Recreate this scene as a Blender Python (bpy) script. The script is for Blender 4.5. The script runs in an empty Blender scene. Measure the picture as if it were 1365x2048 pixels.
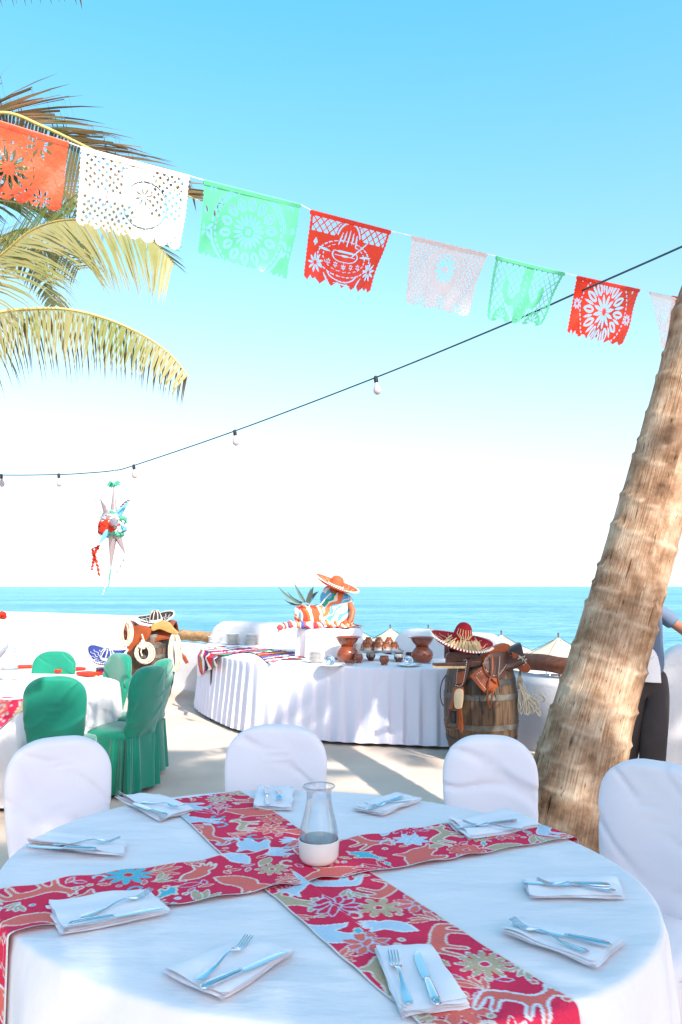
import bpy, bmesh, math, random
import numpy as np
from mathutils import Vector, Matrix, noise as mnoise
random.seed(7); RNG = np.random.default_rng(7)
C = bpy.context.scene.collection
scene = bpy.context.scene
PI = math.pi
# ---------------------------------------------------------------- camera, sky, sun, exposure
F = 1600.0; HC = 1.55
PITCH = math.atan(149 / F)
cam_data = bpy.data.cameras.new('camera'); cam = bpy.data.objects.new('camera', cam_data); C.objects.link(cam)
cam.location = (0, 0, HC); cam.rotation_euler = (PI / 2 + PITCH, 0, 0)
cam_data.sensor_fit = 'VERTICAL'; cam_data.sensor_height = 36; cam_data.lens = F / 2048 * 36
cam_data.clip_start = 0.05; cam_data.clip_end = 60000
scene.camera = cam
SUN_AZ, SUN_EL = math.radians(150), math.radians(37)      # azimuth clockwise from +Y (the view direction)
SDIR = Vector((math.sin(SUN_AZ) * math.cos(SUN_EL), math.cos(SUN_AZ) * math.cos(SUN_EL), math.sin(SUN_EL)))
world = bpy.data.worlds.new('World'); scene.world = world; world.use_nodes = True
wn, wl = world.node_tree.nodes, world.node_tree.links
for n in list(wn): wn.remove(n)
sky = wn.new('ShaderNodeTexSky'); sky.sky_type = 'NISHITA'; sky.sun_disc = False
sky.sun_elevation = SUN_EL; sky.sun_rotation = SUN_AZ
sky.altitude = 0; sky.air_density = 1.0; sky.dust_density = 1.0; sky.ozone_density = 1.0
hsv = wn.new('ShaderNodeHueSaturation'); hsv.inputs['Hue'].default_value = 0.464; hsv.inputs['Saturation'].default_value = 1.32; hsv.inputs['Value'].default_value = 1.0
tintn = wn.new('ShaderNodeMix'); tintn.data_type = 'RGBA'; tintn.blend_type = 'MULTIPLY'; tintn.inputs[0].default_value = 1.0
tintn.inputs[7].default_value = (1.08, 0.98, 1.0, 1)
bg = wn.new('ShaderNodeBackground'); bg.inputs['Strength'].default_value = 0.15
wo = wn.new('ShaderNodeOutputWorld')
hs2 = wn.new('ShaderNodeHueSaturation'); hs2.inputs['Hue'].default_value = 0.48; hs2.inputs['Saturation'].default_value = 0.50; hs2.inputs['Value'].default_value = 0.50
wtc = wn.new('ShaderNodeTexCoord'); wsx = wn.new('ShaderNodeSeparateXYZ'); wmr = wn.new('ShaderNodeMapRange'); wmr.inputs[1].default_value = 0.0; wmr.inputs[2].default_value = 0.62
wmx = wn.new('ShaderNodeMix'); wmx.data_type = 'RGBA'
# soft horizon: directions close to the horizon read the sky a few degrees higher (sea haze hides the brown band)
wsq = wn.new('ShaderNodeMath'); wsq.operation = 'POWER'; wsq.inputs[1].default_value = 2.0; wab = wn.new('ShaderNodeMath'); wab.operation = 'ABSOLUTE'
wad = wn.new('ShaderNodeMath'); wad.operation = 'ADD'; wad.inputs[1].default_value = 0.011; wrt = wn.new('ShaderNodeMath'); wrt.operation = 'SQRT'; wcb = wn.new('ShaderNodeCombineXYZ')
wl.new(wsx.outputs['Z'], wab.inputs[0]); wl.new(wab.outputs[0], wsq.inputs[0]); wl.new(wsq.outputs[0], wad.inputs[0]); wl.new(wad.outputs[0], wrt.inputs[0])
wl.new(wsx.outputs['X'], wcb.inputs[0]); wl.new(wsx.outputs['Y'], wcb.inputs[1]); wl.new(wrt.outputs[0], wcb.inputs[2]); wl.new(wcb.outputs[0], sky.inputs['Vector'])
wl.new(wtc.outputs['Generated'], wsx.inputs[0]); wl.new(wsx.outputs['Z'], wmr.inputs[0]); wl.new(wmr.outputs[0], wmx.inputs[0])
wl.new(sky.outputs[0], hs2.inputs['Color']); wl.new(hs2.outputs[0], wmx.inputs[6]); wl.new(hsv.outputs[0], wmx.inputs[7])
wl.new(sky.outputs[0], hsv.inputs['Color']); wl.new(wmx.outputs[2], tintn.inputs[6]); wl.new(tintn.outputs[2], bg.inputs[0]); wl.new(bg.outputs[0], wo.inputs[0])
sun_d = bpy.data.lights.new('sun', 'SUN'); sun_d.energy = 3.0; sun_d.angle = math.radians(0.6); sun_d.color = (1.0, 0.93, 0.84)
sun = bpy.data.objects.new('sun', sun_d); C.objects.link(sun)
sun.rotation_euler = (-SDIR).to_track_quat('-Z', 'Y').to_euler()
scene.view_settings.view_transform = 'Standard'; scene.view_settings.look = 'None'
scene.view_settings.gamma = 1.0; scene.view_settings.use_curve_mapping = False
scene.view_settings.exposure = 1.55

# ---------------------------------------------------------------- helpers
def ray(px, py):
    x = (px - 682.5) / F; y = (1024 - py) / F
    return Vector((x, math.cos(PITCH) - y * math.sin(PITCH), math.sin(PITCH) + y * math.cos(PITCH)))
def P(px, py, z=0.0):
    r = ray(px, py); k = (z - HC) / r.z
    return Vector((r.x * k, r.y * k, z))
def at(px, py, d):
    r = ray(px, py); k = d / r.y
    return Vector((r.x * k, d, HC + r.z * k))

def tag(o, label, cat, group=None, kind=None):
    if label: o['label'] = label
    if cat: o['category'] = cat
    if group: o['group'] = group
    if kind: o['kind'] = kind
    return o
def thing(name, label, cat, loc=(0, 0, 0), rz=0.0, group=None, rot=None):
    o = bpy.data.objects.new(name, None); C.objects.link(o); o.empty_display_size = 0.1
    o.location = loc; o.rotation_euler = rot if rot else (0, 0, rz)
    return tag(o, label, cat, group)
def dup(root, loc=None, rot=None, label=None, scale=None):
    r = root.copy(); C.objects.link(r)
    if loc is not None: r.location = loc
    if rot is not None: r.rotation_euler = rot
    if scale is not None: r.scale = scale
    if label: r['label'] = label
    for ch in root.children:
        c = ch.copy(); C.objects.link(c); c.parent = r
        for g in ch.children:
            d = g.copy(); C.objects.link(d); d.parent = c
    return r

class MB:
    def __init__(s): s.v = []; s.f = []; s.mi = []
    def add(s, v, f, mi=0):
        n = len(s.v); s.v += [tuple(p) for p in v]; s.f += [tuple(i + n for i in q) for q in f]; s.mi += [mi] * len(f); return s
    def box(s, c, d, rz=0.0, mi=0, M=None):
        x, y, z = d[0] / 2, d[1] / 2, d[2] / 2
        R = M if M else Matrix.Rotation(rz, 3, 'Z')
        v = [Vector(c) + R @ Vector((a * x, b * y, e * z)) for a in (-1, 1) for b in (-1, 1) for e in (-1, 1)]
        return s.add(v, [(0, 1, 3, 2), (4, 6, 7, 5), (0, 4, 5, 1), (2, 3, 7, 6), (0, 2, 6, 4), (1, 5, 7, 3)], mi)
    def lathe(s, prof, n=24, c=(0, 0, 0), R=None, mi=0, a0=0, fn=None):
        vs = []; fs = []
        for i, (r, z) in enumerate(prof):
            for k in range(n):
                a = a0 + 2 * PI * k / n
                p = Vector((max(r, 1e-4) * math.cos(a), max(r, 1e-4) * math.sin(a), z))
                if fn: p = fn(p, a, r)
                if R: p = R @ p
                vs.append(Vector(c) + p)
        for i in range(len(prof) - 1):
            for k in range(n):
                a, b = i * n + k, i * n + (k + 1) % n
                fs.append((a, b, b + n, a + n))
        return s.add(vs, fs, mi)
    def tube(s, pts, r, n=6, mi=0, closed=False, cap=True):
        pts = [Vector(p) for p in pts]; m = len(pts)
        rr = r if hasattr(r, '__len__') else [r] * m
        up = None; vs = []
        for i, p in enumerate(pts):
            if closed: T = pts[(i + 1) % m] - pts[i - 1]
            else: T = pts[min(i + 1, m - 1)] - pts[max(i - 1, 0)]
            if T.length < 1e-9: T = Vector((0, 0, 1))
            T.normalize()
            if up is None:
                up = Vector((0, 0, 1)) if abs(T.z) < 0.9 else Vector((1, 0, 0))
            u = (up - T * up.dot(T));
            if u.length < 1e-6: u = T.orthogonal()
            u.normalize(); up = u; w = T.cross(u)
            for k in range(n):
                a = 2 * PI * k / n
                vs.append(p + (u * math.cos(a) + w * math.sin(a)) * rr[i])
        fs = []
        L = m if closed else m - 1
        for i in range(L):
            j = (i + 1) % m
            for k in range(n):
                fs.append((i * n + k, i * n + (k + 1) % n, j * n + (k + 1) % n, j * n + k))
        if cap and not closed:
            fs.append(tuple(range(n))[::-1]); fs.append(tuple((m - 1) * n + k for k in range(n)))
        return s.add(vs, fs, mi)
    def sphere(s, c, r, n=14, m=8, mi=0, R=None):
        rx = r if hasattr(r, '__len__') else (r, r, r)
        vs = []; fs = []
        for i in range(m + 1):
            ph = PI * i / m
            for k in range(n):
                a = 2 * PI * k / n
                p = Vector((rx[0] * max(math.sin(ph), 1e-3) * math.cos(a), rx[1] * max(math.sin(ph), 1e-3) * math.sin(a), -rx[2] * math.cos(ph)))
                if R: p = R @ p
                vs.append(Vector(c) + p)
        for i in range(m):
            for k in range(n):
                a, b = i * n + k, i * n + (k + 1) % n
                fs.append((a, b, b + n, a + n))
        return s.add(vs, fs, mi)
    def grid(s, pts, nu, nv, mi=0, closeu=False):
        fs = []
        for i in range(nu - 1 + (1 if closeu else 0)):
            for j in range(nv - 1):
                a = (i % nu) * nv + j; b = ((i + 1) % nu) * nv + j
                fs.append((a, b, b + 1, a + 1))
        return s.add(pts, fs, mi)
    def slab(s, poly, n, th, mi=0):
        """polygon (list of 3D points) given thickness th along n"""
        n = Vector(n).normalized() * th; k = len(poly)
        v = [Vector(p) for p in poly] + [Vector(p) + n for p in poly]
        f = [tuple(range(k)), tuple(range(2 * k - 1, k - 1, -1))] + [(i, i + k, (i + 1) % k + k, (i + 1) % k) for i in range(k)]
        return s.add(v, f, mi)
    def build(s, name, mats, parent=None, smooth=True, auto=35, bevel=0, solid=0):
        me = bpy.data.meshes.new(name); me.from_pydata(s.v, [], s.f)
        if not isinstance(mats, (list, tuple)): mats = [mats]
        for m in mats: me.materials.append(m)
        if len(mats) > 1: me.polygons.foreach_set('material_index', s.mi)
        bm = bmesh.new(); bm.from_mesh(me)
        bmesh.ops.remove_doubles(bm, verts=bm.verts, dist=1e-6)
        bmesh.ops.recalc_face_normals(bm, faces=bm.faces)
        if bevel > 0:
            es = [e for e in bm.edges if len(e.link_faces) == 2 and e.calc_face_angle(0) > 0.6]
            bmesh.ops.bevel(bm, geom=es, offset=bevel, segments=2, affect='EDGES', profile=0.5)
        if smooth:
            lim = math.radians(auto)
            for e in bm.edges:
                e.smooth = not (len(e.link_faces) == 2 and e.calc_face_angle(0) > lim)
            for f in bm.faces: f.smooth = True
        bm.to_mesh(me); bm.free()
        o = bpy.data.objects.new(name, me); C.objects.link(o)
        if parent: o.parent = parent
        if solid:
            md = o.modifiers.new('solid', 'SOLIDIFY'); md.thickness = solid; md.offset = -1
        return o

def smoothline(pts, n):
    """Catmull-Rom through pts"""
    pts = [Vector(p) for p in pts]; out = []
    m = len(pts)
    for i in range(m - 1):
        p0 = pts[max(i - 1, 0)]; p1 = pts[i]; p2 = pts[i + 1]; p3 = pts[min(i + 2, m - 1)]
        for k in range(n):
            t = k / n
            out.append(0.5 * ((2 * p1) + (p2 - p0) * t + (2 * p0 - 5 * p1 + 4 * p2 - p3) * t * t + (3 * p1 - p0 - 3 * p2 + p3) * t ** 3))
    out.append(pts[-1]); return out
def resample(pts, n):
    L = [0]
    for i in range(1, len(pts)): L.append(L[-1] + (pts[i] - pts[i - 1]).length)
    out = []; j = 0
    for k in range(n):
        s = L[-1] * k / (n - 1)
        while j < len(pts) - 2 and L[j + 1] < s: j += 1
        t = (s - L[j]) / max(L[j + 1] - L[j], 1e-9); out.append(pts[j].lerp(pts[j + 1], min(max(t, 0), 1)))
    return out
def lerp(a, b, t): return a + (b - a) * t
def fnoise(x, y=0.0, z=0.0): return mnoise.noise(Vector((x, y, z)))

# ---------------------------------------------------------------- materials
def mat(name, col, rough=0.8, var=0.0, scale=8.0, bump=0.0, bscale=None, metal=0.0, bdist=0.01, trans=0.0, spec=0.3, sheen=0.0, col2=None, stretch=None, coat=0.0, vcol=False, coords='Object', tr_col=None, ior=None):
    m = bpy.data.materials.new(name); m.use_nodes = True
    N, L = m.node_tree.nodes, m.node_tree.links
    b = N['Principled BSDF']; b.inputs['Base Color'].default_value = (*col, 1)
    b.inputs['Roughness'].default_value = rough; b.inputs['Metallic'].default_value = metal
    b.inputs['Specular IOR Level'].default_value = spec
    if sheen: b.inputs['Sheen Weight'].default_value = sheen
    if coat: b.inputs['Coat Weight'].default_value = coat; b.inputs['Coat Roughness'].default_value = 0.1
    tc = N.new('ShaderNodeTexCoord'); mp = N.new('ShaderNodeMapping'); L.new(tc.outputs[coords], mp.inputs[0])
    if stretch: mp.inputs['Scale'].default_value = stretch
    csrc = None
    if vcol:
        a = N.new('ShaderNodeVertexColor'); a.layer_name = 'Col'; csrc = a.outputs[0]
    if var > 0 or col2:
        nz = N.new('ShaderNodeTexNoise'); nz.inputs['Scale'].default_value = scale; nz.inputs['Detail'].default_value = 6; nz.inputs['Roughness'].default_value = 0.6
        L.new(mp.outputs[0], nz.inputs['Vector'])
        mx = N.new('ShaderNodeMix'); mx.data_type = 'RGBA'
        cr = N.new('ShaderNodeMapRange'); cr.inputs[1].default_value = 0.3; cr.inputs[2].default_value = 0.7
        L.new(nz.outputs[0], cr.inputs[0])
        L.new(cr.outputs[0], mx.inputs[0])
        c2 = col2 if col2 else tuple(c * (1 - var) for c in col)
        mx.inputs[7].default_value = (*col, 1); mx.inputs[6].default_value = (*c2, 1)
        if vcol:
            mx.blend_type = 'MULTIPLY'; mx.inputs[0].default_value = 1.0
            for l in list(mx.inputs[0].links): L.remove(l)
            g = N.new('ShaderNodeMapRange'); g.inputs[3].default_value = 1 - var; g.inputs[4].default_value = 1.0
            L.new(cr.outputs[0], g.inputs[0]); L.new(csrc, mx.inputs[6]); L.new(g.outputs[0], mx.inputs[7])
        csrc = mx.outputs[2]
    if csrc is not None: L.new(csrc, b.inputs['Base Color'])
    if bump > 0:
        nb = N.new('ShaderNodeTexNoise'); nb.inputs['Scale'].default_value = bscale or scale * 4; nb.inputs['Detail'].default_value = 5
        L.new(mp.outputs[0], nb.inputs['Vector'])
        bp = N.new('ShaderNodeBump'); bp.inputs['Strength'].default_value = bump; bp.inputs['Distance'].default_value = bdist
        L.new(nb.outputs[0], bp.inputs['Height']); L.new(bp.outputs[0], b.inputs['Normal'])
    if trans > 0:
        t = N.new('ShaderNodeBsdfTranslucent'); ms = N.new('ShaderNodeMixShader'); ms.inputs[0].default_value = trans
        if tr_col: t.inputs[0].default_value = (*tr_col, 1)
        elif csrc is not None: L.new(csrc, t.inputs[0])
        else: t.inputs[0].default_value = (*col, 1)
        o = N['Material Output']; L.new(b.outputs[0], ms.inputs[1]); L.new(t.outputs[0], ms.inputs[2]); L.new(ms.outputs[0], o.inputs[0])
    return m

def stripe_mat(name, cols, axis=(1, 0, 0), freq=1.0, wob=0.05, seed=0, rough=0.85):
    """woven blanket stripes: ramp of constant colours along a warped axis"""
    m = bpy.data.materials.new(name); m.use_nodes = True
    N, L = m.node_tree.nodes, m.node_tree.links
    b = N['Principled BSDF']; b.inputs['Roughness'].default_value = rough; b.inputs['Specular IOR Level'].default_value = 0.15
    tc = N.new('ShaderNodeTexCoord')
    dp = N.new('ShaderNodeVectorMath'); dp.operation = 'DOT_PRODUCT'; dp.inputs[1].default_value = Vector(axis) * freq
    L.new(tc.outputs['Object'], dp.inputs[0])
    nz = N.new('ShaderNodeTexNoise'); nz.inputs['Scale'].default_value = 9; nz.inputs['Detail'].default_value = 1
    L.new(tc.outputs['Object'], nz.inputs['Vector'])
    ad = N.new('ShaderNodeMath'); ad.operation = 'MULTIPLY_ADD'; ad.inputs[1].default_value = wob * freq
    L.new(nz.outputs[0], ad.inputs[0]); L.new(dp.outputs['Value'], ad.inputs[2])
    fr = N.new('ShaderNodeMath'); fr.operation = 'FRACT'; L.new(ad.outputs[0], fr.inputs[0])
    cr = N.new('ShaderNodeValToRGB'); cr.color_ramp.interpolation = 'CONSTANT'
    els = cr.color_ramp.elements; rnd = random.Random(seed)
    pos = 0.0; first = True
    k = 24; ws = [rnd.choice([0.5, 1, 1.6, 2.4]) for _ in range(k)]; T = sum(ws)
    for i in range(k):
        c = cols[i % len(cols)]
        if i == 0: els[0].position = 0; els[0].color = (*c, 1)
        elif i == 1: els[1].position = pos; els[1].color = (*c, 1)
        else: e = els.new(pos); e.color = (*c, 1)
        pos += ws[i] / T
    L.new(fr.outputs[0], cr.inputs[0]); L.new(cr.outputs[0], b.inputs['Base Color'])
    bp = N.new('ShaderNodeBump'); bp.inputs['Strength'].default_value = 0.4; bp.inputs['Distance'].default_value = 0.004
    nb = N.new('ShaderNodeTexNoise'); nb.inputs['Scale'].default_value = 60; L.new(tc.outputs['Object'], nb.inputs['Vector'])
    L.new(nb.outputs[0], bp.inputs['Height']); L.new(bp.outputs[0], b.inputs['Normal'])
    return m

M = {}
M['cloth'] = mat('white_cloth', (0.77, 0.73, 0.74), 0.9, bump=0.2, bscale=9, sheen=0.1, spec=0.1)
M['tablecloth'] = mat('white_tablecloth', (0.79, 0.74, 0.75), 0.9, bump=0.8, bscale=2.6, bdist=0.03, spec=0.1, stretch=(1, 2.2, 1))
M['napkin'] = mat('white_napkin', (0.82, 0.77, 0.79), 0.9, bump=0.3, bscale=22, spec=0.1)
M['skirtcloth'] = mat('skirting_cloth', (0.70, 0.68, 0.77), 0.9, bump=0.1, bscale=12, spec=0.1)
M['chaircloth'] = mat('chair_cover_cloth', (0.74, 0.68, 0.71), 0.85, bump=0.55, bscale=6, sheen=0.15, spec=0.15)
M['green'] = mat('green_cover_cloth', (0.0, 0.20, 0.12), 0.65, var=0.15, scale=5, bump=0.3, bscale=5, sheen=0.4, spec=0.25)
M['stucco'] = mat('white_stucco', (0.78, 0.73, 0.73), 0.9, var=0.06, scale=2.2, bump=0.35, bscale=40, spec=0.15)
M['concrete'] = mat('terrace_concrete', (0.68, 0.53, 0.43), 0.85, var=0.22, scale=1.1, bump=0.2, bscale=60, spec=0.2)
M['joint'] = mat('joint_filler', (0.22, 0.19, 0.17), 0.9)
M['sand'] = mat('beach_sand', (0.52, 0.42, 0.30), 0.95, var=0.15, scale=0.6, bump=0.3, bscale=3)
M['metal'] = mat('polished_steel', (0.66, 0.72, 0.78), 0.16, metal=1.0, spec=0.5)
M['darkmetal'] = mat('dark_iron', (0.09, 0.08, 0.075), 0.5, metal=0.7, var=0.4, scale=12)
M['black'] = mat('black_rubber', (0.02, 0.02, 0.022), 0.5)
M['china'] = mat('white_china', (0.80, 0.79, 0.77), 0.12, spec=0.5, coat=0.3)
M['ceramic'] = mat('cream_ceramic', (0.74, 0.69, 0.64), 0.25, spec=0.5)
M['clay'] = mat('glazed_red_clay', (0.27, 0.055, 0.016), 0.14, var=0.35, scale=7, spec=0.5, coat=0.5)
M['terracotta'] = mat('terracotta', (0.40, 0.115, 0.040), 0.5, var=0.25, scale=14)
M['darkclay'] = mat('dark_clay', (0.12, 0.04, 0.03), 0.3, var=0.3, scale=12, coat=0.2)
M['whiteglaze'] = mat('white_glaze', (0.85, 0.83, 0.78), 0.3)
M['leather'] = mat('brown_leather', (0.080, 0.026, 0.014), 0.4, var=0.45, scale=9, bump=0.3, bscale=50, spec=0.45)
M['tanleather'] = mat('tan_leather', (0.30, 0.058, 0.010), 0.38, var=0.4, scale=10, bump=0.2, bscale=50, spec=0.45)
M['stitch'] = mat('white_stitching', (0.80, 0.74, 0.66), 0.8)
M['rope'] = mat('natural_rope', (0.50, 0.41, 0.29), 0.9, var=0.25, scale=50, bump=0.5, bscale=120)
M['whiterope'] = mat('white_rope', (0.62, 0.54, 0.42), 0.9, var=0.15, scale=50, bump=0.4, bscale=120)
M['raffia'] = mat('raffia', (0.62, 0.48, 0.27), 0.9, var=0.3, scale=30)
M['redfelt'] = mat('red_felt', (0.34, 0.006, 0.014), 0.8, var=0.25, scale=12)
M['orangefelt'] = mat('orange_red_felt', (0.78, 0.10, 0.035), 0.7, var=0.2, scale=12)
M['blackfelt'] = mat('black_felt', (0.035, 0.03, 0.035), 0.85, var=0.2, scale=12)
M['bluefelt'] = mat('blue_felt', (0.03, 0.05, 0.22), 0.85, var=0.2, scale=12)
M['agave'] = mat('agave_leaf', (0.16, 0.26, 0.24), 0.45, var=0.3, scale=9, trans=0.15)
M['canvas'] = mat('beige_canvas', (0.72, 0.58, 0.42), 0.85, var=0.08, scale=3, trans=0.25)
M['pole'] = mat('pole_paint', (0.08, 0.09, 0.10), 0.5)
M['orangefab'] = mat('orange_cushion', (0.80, 0.14, 0.03), 0.8)
M['skin'] = mat('skin', (0.36, 0.15, 0.09), 0.5, var=0.1, scale=20)
M['hair'] = mat('black_hair', (0.015, 0.012, 0.01), 0.6)
M['shirt'] = mat('grey_blue_shirt', (0.12, 0.165, 0.25), 0.85, var=0.1, scale=6, bump=0.4, bscale=7)
M['trousers'] = mat('dark_trousers', (0.055, 0.042, 0.042), 0.85, var=0.3, scale=4, bump=0.4, bscale=7)
M['foam'] = mat('sea_foam', (0.85, 0.87, 0.88), 0.9, var=0.1, scale=1)
M['cable'] = mat('cable_rubber', (0.03, 0.07, 0.07), 0.6)
M['bulb'] = mat('frosted_bulb', (0.52, 0.42, 0.45), 0.2, trans=0.15, spec=0.5)
M['string'] = mat('white_string', (0.85, 0.84, 0.84), 0.8)
M['redpaper'] = mat('red_paper', (0.82, 0.05, 0.015), 0.5, var=0.25, scale=25, trans=0.25)
M['greenpaper'] = mat('green_paper', (0.12, 0.60, 0.36), 0.5, var=0.25, scale=25, trans=0.3)
M['whitepaper'] = mat('white_paper', (0.85, 0.84, 0.86), 0.5, var=0.06, scale=25, trans=0.3)
M['bluepaper'] = mat('blue_paper', (0.20, 0.55, 0.78), 0.35, trans=0.3)
M['foil'] = mat('silver_foil', (0.42, 0.33, 0.34), 0.34, metal=0.6)

def wood_mat(name, c1, c2, stretch, scale=6, bump=0.4, rough=0.6, coords='Object', spec=0.3):
    m = mat(name, c1, rough, col2=c2, scale=scale, bump=bump, bscale=scale * 2.5, stretch=stretch, spec=spec, coords=coords)
    return m
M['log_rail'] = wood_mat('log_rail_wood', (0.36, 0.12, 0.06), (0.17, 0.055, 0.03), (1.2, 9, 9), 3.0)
M['log_rail_light'] = wood_mat('sunny_rail_wood', (0.55, 0.33, 0.15), (0.28, 0.13, 0.05), (1.2, 9, 9), 3.0)  # paler copy of the rail wood, with sunlight put into its colour
M['stave'] = wood_mat('barrel_stave_wood', (0.135, 0.078, 0.042), (0.032, 0.021, 0.015), (10, 10, 1.5), 3.0, 0.5, 0.45)
M['board'] = wood_mat('grey_board', (0.50, 0.46, 0.42), (0.34, 0.30, 0.27), (1, 8, 8), 4)
def leafmat(name, c1, c2, trans=0.35):
    return mat(name, c1, 0.42, col2=c2, scale=2.2, trans=trans, spec=0.35)
M['leaf_yellow'] = leafmat('yellow_green_leaf', (0.25, 0.27, 0.08), (0.42, 0.36, 0.18))
M['leaf_green'] = leafmat('green_leaf', (0.07, 0.12, 0.025), (0.18, 0.19, 0.05))
M['leaf_dry'] = leafmat('drying_leaf', (0.065, 0.085, 0.025), (0.24, 0.14, 0.075))
M['rib'] = mat('leaf_rib', (0.58, 0.47, 0.17), 0.5, var=0.2, scale=5)

def trunk_mat():
    m = bpy.data.materials.new('palm_bark'); m.use_nodes = True
    N, L = m.node_tree.nodes, m.node_tree.links; b = N['Principled BSDF']; b.inputs['Roughness'].default_value = 0.9; b.inputs['Specular IOR Level'].default_value = 0.1
    uv = N.new('ShaderNodeUVMap'); uv.uv_map = 'UV'
    def nz(sc, det, rough=0.5):
        mp = N.new('ShaderNodeMapping'); mp.inputs['Scale'].default_value = (*sc, 1); L.new(uv.outputs[0], mp.inputs[0])
        n = N.new('ShaderNodeTexNoise'); n.inputs['Scale'].default_value = 1.0; n.inputs['Detail'].default_value = det; n.inputs['Roughness'].default_value = rough
        L.new(mp.outputs[0], n.inputs['Vector']); return n
    def rng(n, a, b_, c, d):
        r = N.new('ShaderNodeMapRange'); r.inputs[1].default_value = a; r.inputs[2].default_value = b_; r.inputs[3].default_value = c; r.inputs[4].default_value = d; L.new(n.outputs[0], r.inputs[0]); return r
    def mul(a, b_):
        u = N.new('ShaderNodeMath'); u.operation = 'MULTIPLY'; L.new(a.outputs[0], u.inputs[0]); L.new(b_.outputs[0], u.inputs[1]); return u
    streak = rng(nz((150, 5), 3), 0.35, 0.62, 0.70, 1.06); blot = nz((9, 7), 6, 0.62); big = nz((2.2, 1.6), 3)
    pits = rng(nz((110, 14), 2), 0.66, 0.73, 1.0, 0.30); cracks = rng(nz((46, 3.2), 1), 0.70, 0.745, 1.0, 0.25)
    r1 = N.new('ShaderNodeValToRGB'); e = r1.color_ramp.elements
    e[0].position = 0.36; e[0].color = (0.13, 0.068, 0.038, 1); e[1].position = 0.62; e[1].color = (0.60, 0.44, 0.31, 1)
    x = e.new(0.47); x.color = (0.34, 0.20, 0.12, 1)
    av = N.new('ShaderNodeMath'); av.operation = 'MULTIPLY_ADD'; av.inputs[1].default_value = 0.6; L.new(blot.outputs[0], av.inputs[0])
    b2 = N.new('ShaderNodeMath'); b2.operation = 'MULTIPLY'; b2.inputs[1].default_value = 0.4; L.new(big.outputs[0], b2.inputs[0]); L.new(b2.outputs[0], av.inputs[2])
    L.new(av.outputs[0], r1.inputs[0])
    mu = mul(mul(streak, pits), cracks)
    mx = N.new('ShaderNodeMix'); mx.data_type = 'RGBA'; mx.blend_type = 'MULTIPLY'; mx.inputs[0].default_value = 1
    L.new(r1.outputs[0], mx.inputs[6]); L.new(mu.outputs[0], mx.inputs[7])
    vc = N.new('ShaderNodeVertexColor'); vc.layer_name = 'Scar'; mx2 = N.new('ShaderNodeMix'); mx2.data_type = 'RGBA'
    sx = N.new('ShaderNodeSeparateColor'); L.new(vc.outputs[0], sx.inputs[0])
    L.new(sx.outputs[0], mx2.inputs[0]); L.new(mx.outputs[2], mx2.inputs[6]); mx2.inputs[7].default_value = (0.60, 0.46, 0.34, 1)
    mx3 = N.new('ShaderNodeMix'); mx3.data_type = 'RGBA'; L.new(sx.outputs[1], mx3.inputs[0]); L.new(mx2.outputs[2], mx3.inputs[6]); mx3.inputs[7].default_value = (0.15, 0.085, 0.05, 1)
    L.new(mx3.outputs[2], b.inputs['Base Color'])
    bp = N.new('ShaderNodeBump'); bp.inputs['Strength'].default_value = 0.8; bp.inputs['Distance'].default_value = 0.008
    L.new(mu.outputs[0], bp.inputs['Height']); L.new(bp.outputs[0], b.inputs['Normal'])
    return m
M['bark'] = trunk_mat()

def glass_mat():
    m = bpy.data.materials.new('clear_glass'); m.use_nodes = True
    N, L = m.node_tree.nodes, m.node_tree.links
    for n in list(N):
        if n.type != 'OUTPUT_MATERIAL': N.remove(n)
    o = [n for n in N if n.type == 'OUTPUT_MATERIAL'][0]
    t = N.new('ShaderNodeBsdfTransparent'); t.inputs[0].default_value = (0.975, 0.98, 0.99, 1)
    g = N.new('ShaderNodeBsdfGlossy'); g.inputs['Roughness'].default_value = 0.04
    fr = N.new('ShaderNodeFresnel'); fr.inputs[0].default_value = 1.5
    mr = N.new('ShaderNodeMapRange'); mr.inputs[3].default_value = 0.03; mr.inputs[4].default_value = 0.35; L.new(fr.outputs[0], mr.inputs[0])
    ms = N.new('ShaderNodeMixShader'); L.new(mr.outputs[0], ms.inputs[0]); L.new(t.outputs[0], ms.inputs[1]); L.new(g.outputs[0], ms.inputs[2])
    L.new(ms.outputs[0], o.inputs[0]); return m
M['glass'] = glass_mat()
M['water_in'] = mat('vase_water', (0.45, 0.55, 0.55), 0.1, trans=0.5)

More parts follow.
